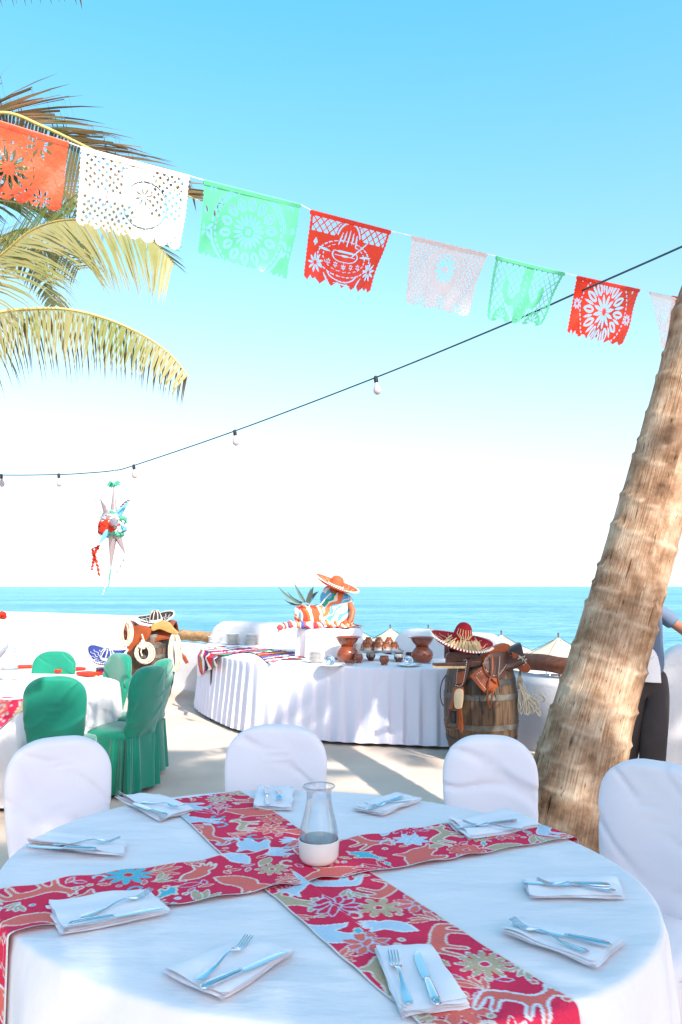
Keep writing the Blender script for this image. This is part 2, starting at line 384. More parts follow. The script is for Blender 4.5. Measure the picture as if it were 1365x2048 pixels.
def sea_mat():
    m = bpy.data.materials.new('sea_water'); m.use_nodes = True
    N, L = m.node_tree.nodes, m.node_tree.links; b = N['Principled BSDF']
    b.inputs['Roughness'].default_value = 0.35; b.inputs['Specular IOR Level'].default_value = 0.10
    tc = N.new('ShaderNodeTexCoord')
    def nz(sc, stretch, det):
        mp = N.new('ShaderNodeMapping'); mp.inputs['Scale'].default_value = stretch; L.new(tc.outputs['Object'], mp.inputs[0])
        n = N.new('ShaderNodeTexNoise'); n.inputs['Scale'].default_value = sc; n.inputs['Detail'].default_value = det; n.inputs['Roughness'].default_value = 0.62
        L.new(mp.outputs[0], n.inputs['Vector']); return n
    n1 = nz(0.55, (0.5, 1.1, 1), 6); n2 = nz(0.02, (0.35, 1.5, 1), 8)
    bp = N.new('ShaderNodeBump'); bp.inputs['Strength'].default_value = 1.0; bp.inputs['Distance'].default_value = 1.6
    L.new(n1.outputs[0], bp.inputs['Height']); L.new(bp.outputs[0], b.inputs['Normal'])
    ml = N.new('ShaderNodeMath'); ml.operation = 'ADD'; L.new(n1.outputs[0], ml.inputs[0]); L.new(n2.outputs[0], ml.inputs[1])
    cr = N.new('ShaderNodeValToRGB'); e = cr.color_ramp.elements
    mr = N.new('ShaderNodeMapRange'); mr.inputs[1].default_value = 0.82; mr.inputs[2].default_value = 1.16; L.new(ml.outputs[0], mr.inputs[0])
    e[0].position = 0.0; e[0].color = (0.055, 0.25, 0.33, 1); e[1].position = 1.0; e[1].color = (0.19, 0.42, 0.47, 1)
    L.new(mr.outputs[0], cr.inputs[0]); L.new(cr.outputs[0], b.inputs['Base Color'])
    return m
M['sea'] = sea_mat()
SHADE = [((3.75, -3.75, 0), 6.3, 0.95, 'coconut palm behind the camera shading the round table', 21, 24), ((3.75, -2.75, 0), 6.6, 0.85, 'second coconut palm behind the camera, further back', 24, 14), ((5.6, 0.3, 0), 7.3, 0.7, 'coconut palm to the right of the camera outside the frame', 22, 12), ((7.6, -0.6, 0), 7.0, 0.8, 'farthest right coconut palm outside the frame', 25, 14)]
# ================================================================ SETTING
def plane_poly(name, pts, m, kind='structure'):
    o = MB().add(pts, [tuple(range(len(pts)))]).build(name, m, smooth=False); o['kind'] = kind; return o
BEACH_Z = -2.8; SEA_Z = -2.95
# sea with a shoreline running roughly parallel to the terrace, sheet out to the horizon
shore = [(-600, 60), (-120, 52), (-40, 47), (-10, 44), (5, 43), (15, 42.5), (40, 41), (120, 36), (600, 25)]
mb = MB(); n = len(shore)
mb.add([(x, y - 3, SEA_Z) for x, y in shore] + [(x * 60, 42000, SEA_Z) for x, y in shore], [(i, i + 1, n + i + 1, n + i) for i in range(n - 1)])
sea = mb.build('sea', M['sea'], smooth=False); sea['kind'] = 'structure'
sl = smoothline([(x, y, 0) for x, y in shore], 14)
mb = MB(); vs = []
for i, p in enumerate(sl):
    w = fnoise(p.x * 0.25, 3) * 1.1
    for k, (dy, z) in enumerate([(-2.2, BEACH_Z + 0.004), (-1.2, BEACH_Z + 0.03), (0.4, SEA_Z + 0.06), (1.0, SEA_Z + 0.004)]):
        vs.append((p.x, p.y + dy + w, z))
mb.grid(vs, len(sl), 4); o = mb.build('foam', M['foam']); o['kind'] = 'stuff'; o['label'] = 'white foam along the shoreline'
plane_poly('beach', [(-600, -60, BEACH_Z), (600, -60, BEACH_Z)] + [(p.x, p.y + 0.3, BEACH_Z - 0.02) for p in reversed(sl)], M['sand'])
plane_poly('seabed', [(-40000, 20, BEACH_Z - 0.6), (40000, 20, BEACH_Z - 0.6), (40000, 42000, BEACH_Z - 0.6), (-40000, 42000, BEACH_Z - 0.6)], M['sand'])

WALL = smoothline([(-14, 19.5, 0), (-9.5, 17.6, 0), (-6.8, 16.0, 0), (-3.9, 13.8, 0), (-2.6, 12.65, 0), (-1.75, 11.85, 0), (-0.6, 10.9, 0), (0.71, 9.8, 0), (1.62, 8.45, 0), (2.15, 7.5, 0), (2.95, 7.05, 0), (4.5, 6.7, 0), (9, 6.3, 0)], 24)
def wall_y(x):
    for a, b in zip(WALL, WALL[1:]):
        if a.x <= x <= b.x: return lerp(a.y, b.y, (x - a.x) / (b.x - a.x + 1e-9))
    return WALL[0].y if x < WALL[0].x else WALL[-1].y
def wall_seg(name, x0, x1, h, th, r0, r1, label, n=60):
    mb = MB(); vs = []
    xs = [x0 + (x1 - x0) * 0.5 * (1 - math.cos(PI * i / n)) for i in range(n + 1)]
    path = [Vector((x, wall_y(x), 0)) for x in xs]
    cum = [0]
    for a, b in zip(path, path[1:]): cum.append(cum[-1] + (b - a).length)
    T = cum[-1]
    for i, p in enumerate(path):
        t = (path[min(i + 1, n)] - path[max(i - 1, 0)]).normalized(); nn = Vector((-t.y, t.x, 0))
        hh = h
        if r0 and cum[i] < r0: hh = h - r0 + math.sqrt(max(0, r0 * r0 - (r0 - cum[i]) ** 2))
        if r1 and T - cum[i] < r1: hh = min(hh, h - r1 + math.sqrt(max(0, r1 * r1 - (r1 - (T - cum[i])) ** 2)))
        hh += fnoise(p.x * 1.3, 5) * 0.008
        b = min(0.08, th * 0.35)
        prof = [(-th / 2, -0.3), (-th / 2, 0.3), (-th / 2, hh - b), (-th / 2 + b * 0.3, hh - b * 0.3), (-th / 2 + b, hh), (th / 2 - b, hh), (th / 2 - b * 0.3, hh - b * 0.3), (th / 2, hh - b), (th / 2, -3.0)]
        for (u, z) in prof:
            vs.append(p + nn * (u + fnoise(p.x * 0.9, z * 2) * 0.01) + Vector((0, 0, z)))
    mb.grid(vs, n + 1, 9)
    mb.f.append(tuple(range(9))); mb.f.append(tuple(n * 9 + k for k in range(8, -1, -1))); mb.mi += [0, 0]
    o = mb.build(name, M['stucco'], auto=50)
    return tag(o, label, 'wall')
wall_seg('parapet_wall', -14, -2.97, 1.06, 0.30, 0, 0.32, 'tall sunlit white stucco wall at the left behind the green chairs')
wall_seg('parapet_wall', -2.955, -1.86, 0.70, 0.26, 0, 0, 'low white wall with a flat ledge under the sunny wooden rail on the left')
wall_seg('parapet_wall', -1.845, -0.15, 1.05, 0.30, 0.30, 0.3, 'rounded white wall section behind the left end of the buffet and its plates')
wall_seg('parapet_wall', -0.135, 0.70, 0.70, 0.26, 0, 0, 'low white wall hidden mostly behind the buffet centre')
wall_seg('parapet_wall', 0.715, 1.66, 1.05, 0.30, 0.25, 0.25, 'rounded white wall section behind the right clay pot and red sombrero')
wall_seg('parapet_wall', 1.675, 2.78, 0.70, 0.26, 0, 0, 'low shaded wall under the red brown rail between barrel and palm trunk')
wall_seg('parapet_wall', 2.795, 9, 1.05, 0.30, 0.2, 0, 'tall shaded wall right of the palm trunk behind the waiter')

# terrace: separate concrete slabs cut back to the parapet, on a dark bed
slab_root = thing('terrace_floor', None, None); slab_root['kind'] = 'structure'
step = 2.6; off = (-0.55, 0.35)
for i in range(-6, 5):
    for j in range(-3, 8):
        x0 = i * step + off[0]; y0 = j * step + off[1]; x1 = x0 + step - 0.018; y1 = y0 + step - 0.018
        ya, yb = wall_y(x0) - 0.02, wall_y(x1) - 0.02
        if y0 > min(ya, yb) - 0.1: 
            if y0 > max(ya, yb) - 0.1: continue
            yb = max(yb, y0 + 0.05)
        top = [(x0, min(y1, ya)), (lerp(x0, x1, .5), min(y1, wall_y((x0 + x1) / 2) - 0.02)), (x1, min(y1, yb))]
        poly = [(x0, y0), (x1, y0)] + top[::-1]
        dz = random.uniform(-0.0008, 0.0008)
        MB().slab([(x, y, dz) for x, y in poly], (0, 0, -1), 0.05).build('floor_slab', M['concrete'], slab_root, smooth=False)
bed = [(x, wall_y(x), -0.02) for x in np.linspace(-14, 9, 40)]
MB().add([(-20, -9, -0.02), (12, -9, -0.02)] + bed[::-1], [tuple(range(42))]).build('joint_bed', M['joint'], slab_root, smooth=False)

def rail(x0, x1, z, r, m, label):
    pts = []; N = 40
    for i in range(N + 1):
        x = lerp(x0, x1, i / N); pts.append(Vector((x, wall_y(x), z + 0.006 * math.sin(i * 0.7))))
    mb = MB(); mb.tube(pts, [r * (1 + 0.05 * fnoise(i * 0.25, z * 9)) for i in range(N + 1)], n=16)
    return tag(mb.build('log_rail', m), label, 'rail')
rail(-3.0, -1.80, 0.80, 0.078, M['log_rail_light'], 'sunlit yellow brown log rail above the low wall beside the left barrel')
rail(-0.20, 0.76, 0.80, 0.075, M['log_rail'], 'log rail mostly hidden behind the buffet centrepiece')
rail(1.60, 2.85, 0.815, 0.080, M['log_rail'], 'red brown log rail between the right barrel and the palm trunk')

# ---------------------------------------------------------------- palms
def trunk_mesh(name, axis, radii, parent, n=56, m=420, ring=0.20, seed=1):
    pts = resample(smoothline(axis, 20), m)
    L = sum((b - a).length for a, b in zip(pts, pts[1:])); rnd = random.Random(seed)
    rings = []; s = -0.1
    while s < L + 0.5: rings.append(s); s += ring * rnd.uniform(0.45, 1.35)
    vs = []; uvs = []; scar = []; up = Vector((0, -1, 0))
    for i, p in enumerate(pts):
        T = (pts[min(i + 1, m - 1)] - pts[max(i - 1, 0)]).normalized()
        u = (up - T * up.dot(T)).normalized(); w = T.cross(u); sl = L * i / (m - 1)
        f = i / (m - 1) * (len(radii) - 1); k = min(int(f), len(radii) - 2); r0 = lerp(radii[k], radii[k + 1], f - k)
        for q in range(n):
            a = 2 * PI * q / n
            ss = sl + 0.035 * math.sin(a + 1.2) + 0.02 * fnoise(math.cos(a) * 1.5, math.sin(a) * 1.5, sl * 2)
            j = 0
            while j < len(rings) - 2 and rings[j + 1] < ss: j += 1
            ph = (ss - rings[j]) / (rings[j + 1] - rings[j]); ph = min(max(ph, 0), 1)
            lip = math.exp(-((1 - ph) / 0.10) ** 2) + 0.7 * math.exp(-(ph / 0.05) ** 2)
            rr = r0 * (1 + 0.045 * lip + 0.03 * ph + 0.04 * fnoise(math.cos(a), math.sin(a), sl * 1.1))
            rr += 0.0016 * fnoise(math.cos(a) * 9, math.sin(a) * 9, sl * 1.5) + 0.0012 * fnoise(math.cos(a) * 22, math.sin(a) * 22, sl * 3)
            if sl < 0.75: rr += (0.75 - sl) * (0.035 * fnoise(math.cos(a) * 5, math.sin(a) * 5, sl * 3) + 0.02)
            vs.append(p + (u * math.cos(a) + w * math.sin(a)) * rr); uvs.append((q / n, sl))
            br = 0.5 + 0.5 * fnoise(math.cos(a) * 3, math.sin(a) * 3, j * 3.7); scar.append((min(1, 0.75 * br * math.exp(-((1 - ph) / 0.07) ** 2)), min(1, 0.75 * br * math.exp(-((ph - 0.03) / 0.045) ** 2)), 0, 1))
    mb = MB(); fs = []
    me = bpy.data.meshes.new(name)
    for i in range(m - 1):
        for q in range(n):
            fs.append((i * n + q, i * n + (q + 1) % n, (i + 1) * n + (q + 1) % n, (i + 1) * n + q))
    me.from_pydata(vs, [], fs); me.materials.append(M['bark'])
    sc_ = me.color_attributes.new('Scar', 'FLOAT_COLOR', 'POINT'); sc_.data.foreach_set('color', [c for q in scar for c in q])
    uvl = me.uv_layers.new(name='UV')
    for poly in me.polygons:
        for li, vi in zip(poly.loop_indices, poly.vertices):
            u, v = uvs[vi]; q = vi % n
            if q == 0 and any(x % n == n - 1 for x in poly.vertices): u = 1.0
            uvl.data[li].uv = (u, v)
    for p in me.polygons: p.use_smooth = True
    o = bpy.data.objects.new(name, me); C.objects.link(o); o.parent = parent
    return o

def frond(rib_pts, parent, m, Lmax=0.55, n=80, sweep=0.55, droop=0.9, width=0.026, s0=0.12, sides=(-1, 1), seed=0, side_hint=None, ribr=0.022, fold=0.35, segs=4, brk=0.0, tip=0.35, upness=(0.25, 0.25)):
    rnd = random.Random(seed)
    pts = resample(smoothline(rib_pts, 12), 60)
    rb = MB().tube(pts, [ribr * (1 - 0.85 * i / 59) for i in range(60)], n=6).build('frond', M['rib'], parent)
    vs = []; fs = []
    for si in sides:
        for k in range(n):
            s = s0 + (1 - s0) * (k + rnd.uniform(-0.3, 0.3)) / n; s = min(max(s, 0), 0.995)
            f = s * 59; i = min(int(f), 58); p = pts[i].lerp(pts[i + 1], f - i)
            T = (pts[min(i + 2, 59)] - pts[max(i - 1, 0)]).normalized()
            hint = Vector(side_hint) if side_hint else T.cross(Vector((0, 0, 1)))
            if hint.length < 0.15: hint = Vector((0, -1, 0))
            sd = (hint - T * hint.dot(T)).normalized() * si
            ln = Lmax * (math.sin(PI * min(1, 0.22 + 0.72 * s)) ** 0.7 if s < 0.6 else lerp(1.0, tip, ((s - 0.6) / 0.4) ** 1.3)) * rnd.uniform(0.86, 1.05)
            d = (sd * math.cos(sweep) + T * math.sin(sweep) + Vector((0, 0, upness[0 if si < 0 else 1] + rnd.uniform(-0.1, 0.1)))).normalized()
            d = (d + Vector((rnd.uniform(-1, 1), rnd.uniform(-1, 1), rnd.uniform(-1, 1))) * 0.05).normalized()
            wv = T.lerp(Vector((0, 0, 1)), 0.25 + rnd.uniform(-0.2, 0.2)).normalized()
            q = p.copy(); base = len(vs); bk = rnd.random() < brk; bs = rnd.uniform(0.35, 0.7)
            for j in range(segs + 1):
                t = j / segs
                w = width * (0.55 + 0.9 * math.sin(PI * min(0.5, t * 0.9 + 0.12))) * (1 - t) ** 0.8 if j < segs else 0.001
                wd = (wv - d * wv.dot(d)).normalized()
                vs.append(q + wd * w * 0.5); vs.append(q - wd * w * 0.5)
                if j < segs:
                    d = (d + Vector((0, 0, -1)) * (droop * (0.3 + t) / segs * 1.3)).normalized()
                    if bk and t >= bs: d = (d * 0.25 + Vector((0, 0, -1))).normalized(); bk = False
                    q = q + d * ln / segs
            for j in range(segs):
                a = base + 2 * j; fs.append((a, a + 1, a + 3, a + 2))
    me = bpy.data.meshes.new('leaflets'); me.from_pydata(vs, [], fs); me.materials.append(m)
    for pl in me.polygons: pl.use_smooth = True
    o = bpy.data.objects.new('leaflets', me); C.objects.link(o); o.parent = rb; o['kind'] = 'stuff'
    return rb

def generic_frond(parent, m, L=3.0, rise=0.9, drop=1.6, seed=0):
    r = random.Random(seed); pts = []
    for i in range(9):
        s = i / 8; pts.append(Vector((L * (s - 0.18 * s ** 3), 0.12 * math.sin(s * 2 + seed), rise * math.sin(s * 1.9) - drop * s ** 2.4)))
    return frond(pts, parent, m, Lmax=0.75, n=62, sweep=0.5, droop=1.25, width=0.045, segs=3, seed=seed, ribr=0.03)

def crown(root, c, specs, protos):
    for (az, tilt, sc) in specs:
        p = protos[int(az * 7) % len(protos)]
        r = p.copy(); C.objects.link(r); r.parent = root
        r.location = c; r.rotation_euler = (0, -tilt, az); r.scale = (sc, sc, sc)
        for g in p.children:
            d = g.copy(); C.objects.link(d); d.parent = r

# leaning trunk on the right
D0 = 4.3
palm = thing('palm_tree', 'leaning coconut palm with ringed brown trunk behind the round white table', 'palm tree', (P(1130, 1750).x, D0, 0))
b0 = palm.location.copy()
ax = [at(px, py, D0) - b0 for px, py in [(1112, 1755), (1134, 1650), (1172, 1480), (1224, 1300), (1281, 1100), (1338, 900), (1390, 700), (1423, 580)]]
ax += [Vector((1.25, -0.02, 4.0)), Vector((1.9, 0.0, 5.4)), Vector((2.6, 0.1, 6.6)), Vector((3.2, 0.2, 7.3))]
ax = [Vector((v.x, v.y, v.z)) for v in ax]
trunk_mesh('trunk', ax, [0.275, 0.205, 0.176, 0.157, 0.147, 0.142, 0.135, 0.13, 0.12, 0.115], palm)
tmp = thing('palm_tree', 'palm far behind the camera', 'palm tree')
protos = [generic_frond(palm, M['leaf_green'], 3.0, 0.9, 1.7, 1), generic_frond(palm, M['leaf_green'], 2.8, 0.6, 2.3, 2), generic_frond(palm, M['leaf_yellow'], 3.1, 1.2, 1.3, 3)]
top = Vector((3.2, 0.2, 7.35))
rr = random.Random(3)
crown(palm, top, [(2 * PI * k / 17 + rr.uniform(-.15, .15), rr.uniform(-0.45, 0.75), rr.uniform(0.75, 0.95)) for k in range(17)], protos)

# palm whose fronds enter on the left
lp = thing('palm_tree', 'coconut palm at the left edge with yellow green fronds hanging into the sky', 'palm tree', (at(-300, 420, 6.1).x, 6.1, 0))
l0 = lp.location.copy(); cz = at(-300, 470, 6.1).z
trunk_mesh('trunk', [Vector((-0.5, 0.2, 0)), Vector((-0.35, 0.1, 1.5)), Vector((-0.1, 0, 3)), Vector((0, 0, cz))], [0.2, 0.15, 0.12, 0.1], lp, n=20, m=60)
def lf(pts, **k):
    return frond([at(x, y, d) - l0 for x, y, d in pts], lp, **k)
c0 = (-300, 470, 6.1)
lf([c0, (-120, 262, 6.0), (0, 225, 5.9), (85, 252, 5.85), (170, 292, 5.8), (255, 335, 5.8), (340, 375, 5.8), (400, 402, 5.8)], m=M['leaf_dry'], Lmax=0.70, n=120, sweep=0.95, droop=0.25, width=0.021, sides=(1,), side_hint=(0.02, 0.25, 1), seed=11, brk=0.75, tip=0.45, upness=(0, -0.15))
lf([c0, (-120, 262, 6.05), (0, 226, 5.95), (85, 254, 5.9), (170, 294, 5.85), (255, 337, 5.85), (335, 378, 5.85)], m=M['leaf_dry'], Lmax=0.85, n=90, sweep=0.35, droop=0.9, width=0.024, sides=(-1,), side_hint=(0.1, 0.1, 1), seed=12, tip=0.6, upness=(-0.1, 0))
lf([c0, (-110, 590, 5.9), (0, 512, 5.75), (62, 462, 5.7), (130, 440, 5.65), (215, 445, 5.6), (300, 478, 5.6), (350, 530, 5.6)], m=M['leaf_yellow'], Lmax=0.86, n=150, sweep=0.72, droop=0.6, width=0.016, sides=(-1,), side_hint=(-0.15, 0.2, 1), seed=13, tip=0.42, upness=(0, 0))
lf([c0, (-110, 590, 5.9), (0, 512, 5.75), (62, 462, 5.7), (130, 440, 5.65), (215, 445, 5.6), (300, 478, 5.6), (350, 530, 5.6)], m=M['leaf_green'], Lmax=0.45, n=100, sweep=0.9, droop=0.15, width=0.022, sides=(1,), side_hint=(-0.5, 0.5, 1), seed=14, tip=0.35, upness=(0, 0))
lf([c0, (-90, 520, 6.3), (0, 478, 6.2), (55, 505, 6.2), (95, 555, 6.2), (116, 612, 6.2)], m=M['leaf_yellow'], Lmax=0.55, n=64, sweep=0.6, droop=0.9, width=0.03, seed=15, side_hint=(0.2, 0.8, 0.5))
lf([c0, (-110, 650, 5.8), (0, 624, 5.7), (70, 617, 5.65), (140, 619, 5.6), (215, 638, 5.55), (290, 672, 5.5), (345, 712, 5.5), (378, 755, 5.5)], m=M['leaf_yellow'], Lmax=0.50, n=150, sweep=0.25, droop=0.5, width=0.016, sides=(-1,), side_hint=(0.05, 0.25, 1), seed=16, tip=0.4, upness=(-0.2, 0))
lf([c0, (-110, 650, 5.85), (0, 626, 5.75), (70, 619, 5.7), (140, 621, 5.65), (215, 640, 5.6), (290, 674, 5.55), (345, 714, 5.55), (380, 758, 5.5)], m=M['leaf_dry'], Lmax=0.56, n=95, sweep=0.3, droop=0.9, width=0.015, sides=(-1,), side_hint=(0.1, -0.4, 1), seed=17, tip=0.4, upness=(-0.3, 0))
lf([c0, (-140, 430, 6.5), (-20, 400, 6.6), (60, 412, 6.6), (140, 455, 6.6), (180, 520, 6.6)], m=M['leaf_green'], Lmax=0.5, n=60, sweep=0.6, droop=0.9, width=0.028, seed=18)
ccl = at(*c0) - l0
lf([c0, (-150, 560, 6.0), (-30, 520, 5.9), (40, 500, 5.9), (105, 505, 5.85), (160, 540, 5.8)], m=M['leaf_yellow'], Lmax=0.6, n=90, sweep=0.65, droop=0.8, width=0.018, seed=31, side_hint=(0.0, 0.5, 0.8), sides=(-1, 1))
lf([c0, (-160, 380, 6.3), (-40, 330, 6.4), (50, 335, 6.4), (120, 370, 6.4), (170, 420, 6.4)], m=M['leaf_green'], Lmax=0.62, n=90, sweep=0.6, droop=0.8, width=0.02, seed=32, side_hint=(0.0, 0.5, 0.8))
crown(lp, ccl, [(PI * 0.5 + 0.2, 0.3, .8), (PI * 0.8, 0.4, .8), (PI, 0.1, .8), (PI * 1.2, 0.5, .8), (PI * 1.35, 0.0, .7)], protos)

# unseen palms added as shade casters for table, chairs, buffet and right wall
def shade_palm(loc, h, sc, label, seed, nf=20):
    o = thing('palm_tree', label, 'palm tree', loc)
    trunk_mesh('trunk', [Vector((0.5, -0.4, 0)), Vector((0.3, -0.2, h * 0.5)), Vector((0, 0, h))], [0.22, 0.15, 0.12], o, n=16, m=50)
    rr = random.Random(seed)
    crown(o, Vector((0, 0, h)), [(2 * PI * k / nf + rr.uniform(-.15, .15), rr.uniform(-0.5, 0.8), sc * rr.uniform(0.85, 1.05)) for k in range(nf)], protos)
    return o
tmp_lab = None
for q in SHADE: shade_palm(*q)
bpy.data.objects.remove(tmp)
# dry leaflet tips of the crown overhead, top left corner
hp = thing('palm_frond', 'pale frond tips of the palm overhead hanging into the top left corner', 'palm frond', (0, 0, 0))
frond([at(-420, -190, 4.0), at(-200, -160, 3.8), at(-60, -125, 3.6), at(60, -85, 3.6), at(125, -62, 3.6), at(160, -30, 3.6)], hp, M['leaf_dry'], Lmax=0.32, n=40, sweep=0.15, droop=0.7, width=0.016, seed=5, upness=(-0.4, -0.4))

# ---------------------------------------------------------------- beach umbrellas and lounger
def umbrella(px, py, d, label, r=1.12, rz=0.0):
    p = at(px, py, d); h = p.z - BEACH_Z
    o = thing('beach_umbrella', label, 'beach umbrella', (p.x, p.y, BEACH_Z), rz, 'beach umbrellas beyond the wall')
    mb = MB(); N = 8
    for k in range(N):
        a, b = 2 * PI * k / N, 2 * PI * (k + 1) / N
        vs = []
        for i in range(7):
            s = i / 6; z = h - 0.10 - 0.62 * s + 0.10 * math.sin(PI * s) * -1 + 0.0
            for j in range(5):
                t = j / 4; ang = lerp(a, b, t); rad = r * s * (1 - 0.05 * math.sin(PI * t))
                vs.append((rad * math.cos(ang), rad * math.sin(ang), z - 0.04 * s * math.sin(PI * t) * -1))
        mb.grid(vs, 7, 5)
    mb.build('canopy', M['canvas'], o, auto=20)
    vs = []
    for i in range(33):
        a = 2 * PI * i / 32; vs += [(r * math.cos(a) * 0.99, r * math.sin(a) * 0.99, h - 0.72), (r * math.cos(a) * 0.985, r * math.sin(a) * 0.985, h - 0.82)]
    MB().tube([(0, 0, 0), (0, 0, h)], 0.03, n=8).build('pole', M['pole'], o)
    MB().sphere((0, 0, h), (0.03, 0.03, 0.045)).build('finial', M['leather'], o)
    mb = MB()
    for k in range(8):
        a = 2 * PI * k / 8; mb.tube([(0, 0, h - 0.12), (r * math.cos(a), r * math.sin(a), h - 0.74)], 0.008, n=4)
    mb.build('ribs', M['pole'], o)
    return o
umbrella(1117, 1268, 26.4, 'beige beach umbrella just left of the palm trunk', 1.25, 0.2)
umbrella(1003, 1263, 28.6, 'beige beach umbrella behind the right wall end and red sombrero', 1.25, 0.5)
umbrella(857, 1251, 31.6, 'beach umbrella with only its finial tip above the wall over the right clay pot', 1.15, 0.1)
umbrella(781, 1251, 31.5, 'beach umbrella peaking above the clay cups', 1.2, 0.3)
umbrella(708, 1249, 32.5, 'beach umbrella showing right of the covered pedestal', 1.3, 0.0)
p = P(1108, 1349, BEACH_Z)
o = thing('sun_lounger', 'orange cushioned sun lounger on the beach under the log rail', 'sun lounger', (p.x, p.y - 0.5, BEACH_Z), 0.1)
MB().box((0, 0, 0.32), (1.0, 0.65, 0.12)).box((0.0, 0.1, 0.42), (0.9, 0.55, 0.06)).build('cushion', M['orangefab'], o, bevel=0.02)
for sx in (-.42, .42):
    for sy in (-.25, .25): MB().box((sx, sy, 0.13), (0.06, 0.06, 0.26)).build('leg', M['whitepaper'], o)
# ================================================================ CHAIRS
def chair_parts(t, m, gather=False, h=0.95, w=0.44, seed=0):
    rnd = random.Random(seed)
    # backrest cover: rounded slab, slightly raked, sitting at the rear (+y)
    NZ, NC = 64, 96; vs = []; z0, z1 = 0.405, h
    for i in range(NZ):
        t_ = i / (NZ - 1); z = z0 + (z1 - z0) * (1 - (1 - t_) ** 1.35) if t_ < 1 else z1
        u = (z - z0) / (z1 - z0)
        hw = w / 2 * (0.82 + 0.20 * math.sin(min(1, u / 0.72) * PI / 2))
        rc = 0.17; zt = z1 - z
        if zt < rc: hw = max(hw - w * 0.42 * (1 - math.sqrt(max(0, 1 - (1 - zt / rc) ** 2.6))), 0.0) if zt > 0.0005 else w * 0.02
        th = 0.042 * (1.0 if zt > 0.03 else max(0.15, math.sqrt(max(0, 1 - (1 - zt / 0.03) ** 2))))
        yb = 0.20 + 0.09 * u + 0.02 * math.sin(u * PI)
        for k in range(NC):
            a = 2 * PI * k / NC; ca, sa = math.cos(a), math.sin(a)
            x = hw * math.copysign(abs(ca) ** 0.55, ca); y = th * math.copysign(abs(sa) ** 0.7, sa)
            y += 0.05 * (x / (w / 2)) ** 2 * -0.5
            wr = 0.007 * fnoise(x * 5 + seed, z * 9, seed) + 0.017 * max(0, 1 - abs(fnoise(x * 3.5 + z * 5 + seed, z * 2.0 - x * 1.5, seed)) * 9) * (0.35 + 0.65 * abs(fnoise(x * 2, z * 2, seed + 4)) * 2) + 0.006 * math.sin(z * 20 + x * 22 + seed) * max(0, fnoise(x * 3 + 3, z * 3, seed))
            if gather: wr += 0.005 * math.sin(x * 30 + z * 15 + fnoise(x * 3, z * 3, 7) * 5) * max(0, u - 0.7)
            vs.append((x, yb + y + wr, z))
    mb = MB(); fs = []
    for i in range(NZ - 1):
        for k in range(NC): fs.append((i * NC + k, i * NC + (k + 1) % NC, (i + 1) * NC + (k + 1) % NC, (i + 1) * NC + k))
    fs.append(tuple((NZ - 1) * NC + k for k in range(NC)))
    mb.add(vs, fs); mb.build('backrest_cover', m, t, auto=60)
    # seat cover
    NC = 72; vs = []; hx, hy = 0.225, 0.225
    def per(a, ax, ay, p=0.42):
        ca, sa = math.cos(a), math.sin(a)
        return ax * math.copysign(abs(ca) ** p, ca), ay * math.copysign(abs(sa) ** p, sa)
    levels = [(0.0, 0.492), (0.5, 0.490), (0.85, 0.484), (0.97, 0.472), (1.0, 0.455), (1.0, 0.425)]
    for (s, z) in levels:
        for k in range(NC):
            x, y = per(2 * PI * k / NC, hx * max(s, .01), hy * max(s, .01)); vs.append((x, y, z + 0.004 * fnoise(x * 8, y * 8, seed)))
    mb = MB(); fs = []
    for i in range(len(levels) - 1):
        for k in range(NC): fs.append((i * NC + k, i * NC + (k + 1) % NC, (i + 1) * NC + (k + 1) % NC, (i + 1) * NC + k))
    mb.add(vs, fs); mb.build('seat_cover', m, t, auto=60)
    # skirt
    NC = 220; NR = 12; vs = []; amp0 = 0.014 if gather else 0.012; kf = 15 if gather else 12
    for i in range(NR):
        s = i / (NR - 1); z = lerp(0.432, 0.035, s)
        for k in range(NC):
            a = 2 * PI * k / NC; fl = 1 + 0.10 * s
            x, y = per(a, (hx + 0.004) * fl, (hy + 0.004) * fl, 0.42 + 0.1 * s)
            fo = math.sin(kf * a + 5.5 * fnoise(math.cos(a) * 1.6, math.sin(a) * 1.6, seed) + s * 0.6) * (0.6 + 0.8 * abs(fnoise(math.cos(a) * 3, math.sin(a) * 3, seed + 2)) * 2)
            r = amp0 * (0.5 + 1.6 * s) * fo + (0.006 * math.sin(kf * 2.7 * a) * (1 - s) if gather else 0) + 0.012 * s * fnoise(x * 4, y * 4, seed + 3)
            n = Vector((x, y, 0)).normalized()
            vs.append((x + n.x * r, y + n.y * r + (0.020 if y > 0.1 else 0) * (1 if not gather else 1.1) * min(1, (y - 0.1) * 8 if y > 0.1 else 0), z + (0.008 * fnoise(x * 6, y * 6) if s == 1 else 0)))
    mb = MB(); fs = []
    for i in range(NR - 1):
        for k in range(NC): fs.append((i * NC + k, i * NC + (k + 1) % NC, (i + 1) * NC + (k + 1) % NC, (i + 1) * NC + k))
    mb.add(vs, fs); mb.build('skirt', m, t, auto=70)
    for sx in (-.19, .19):
        for sy in (-.19, .2): MB().tube([(sx, sy, 0), (sx, sy, 0.42)], [0.014, 0.012], n=8).build('leg', M['darkmetal'], t)

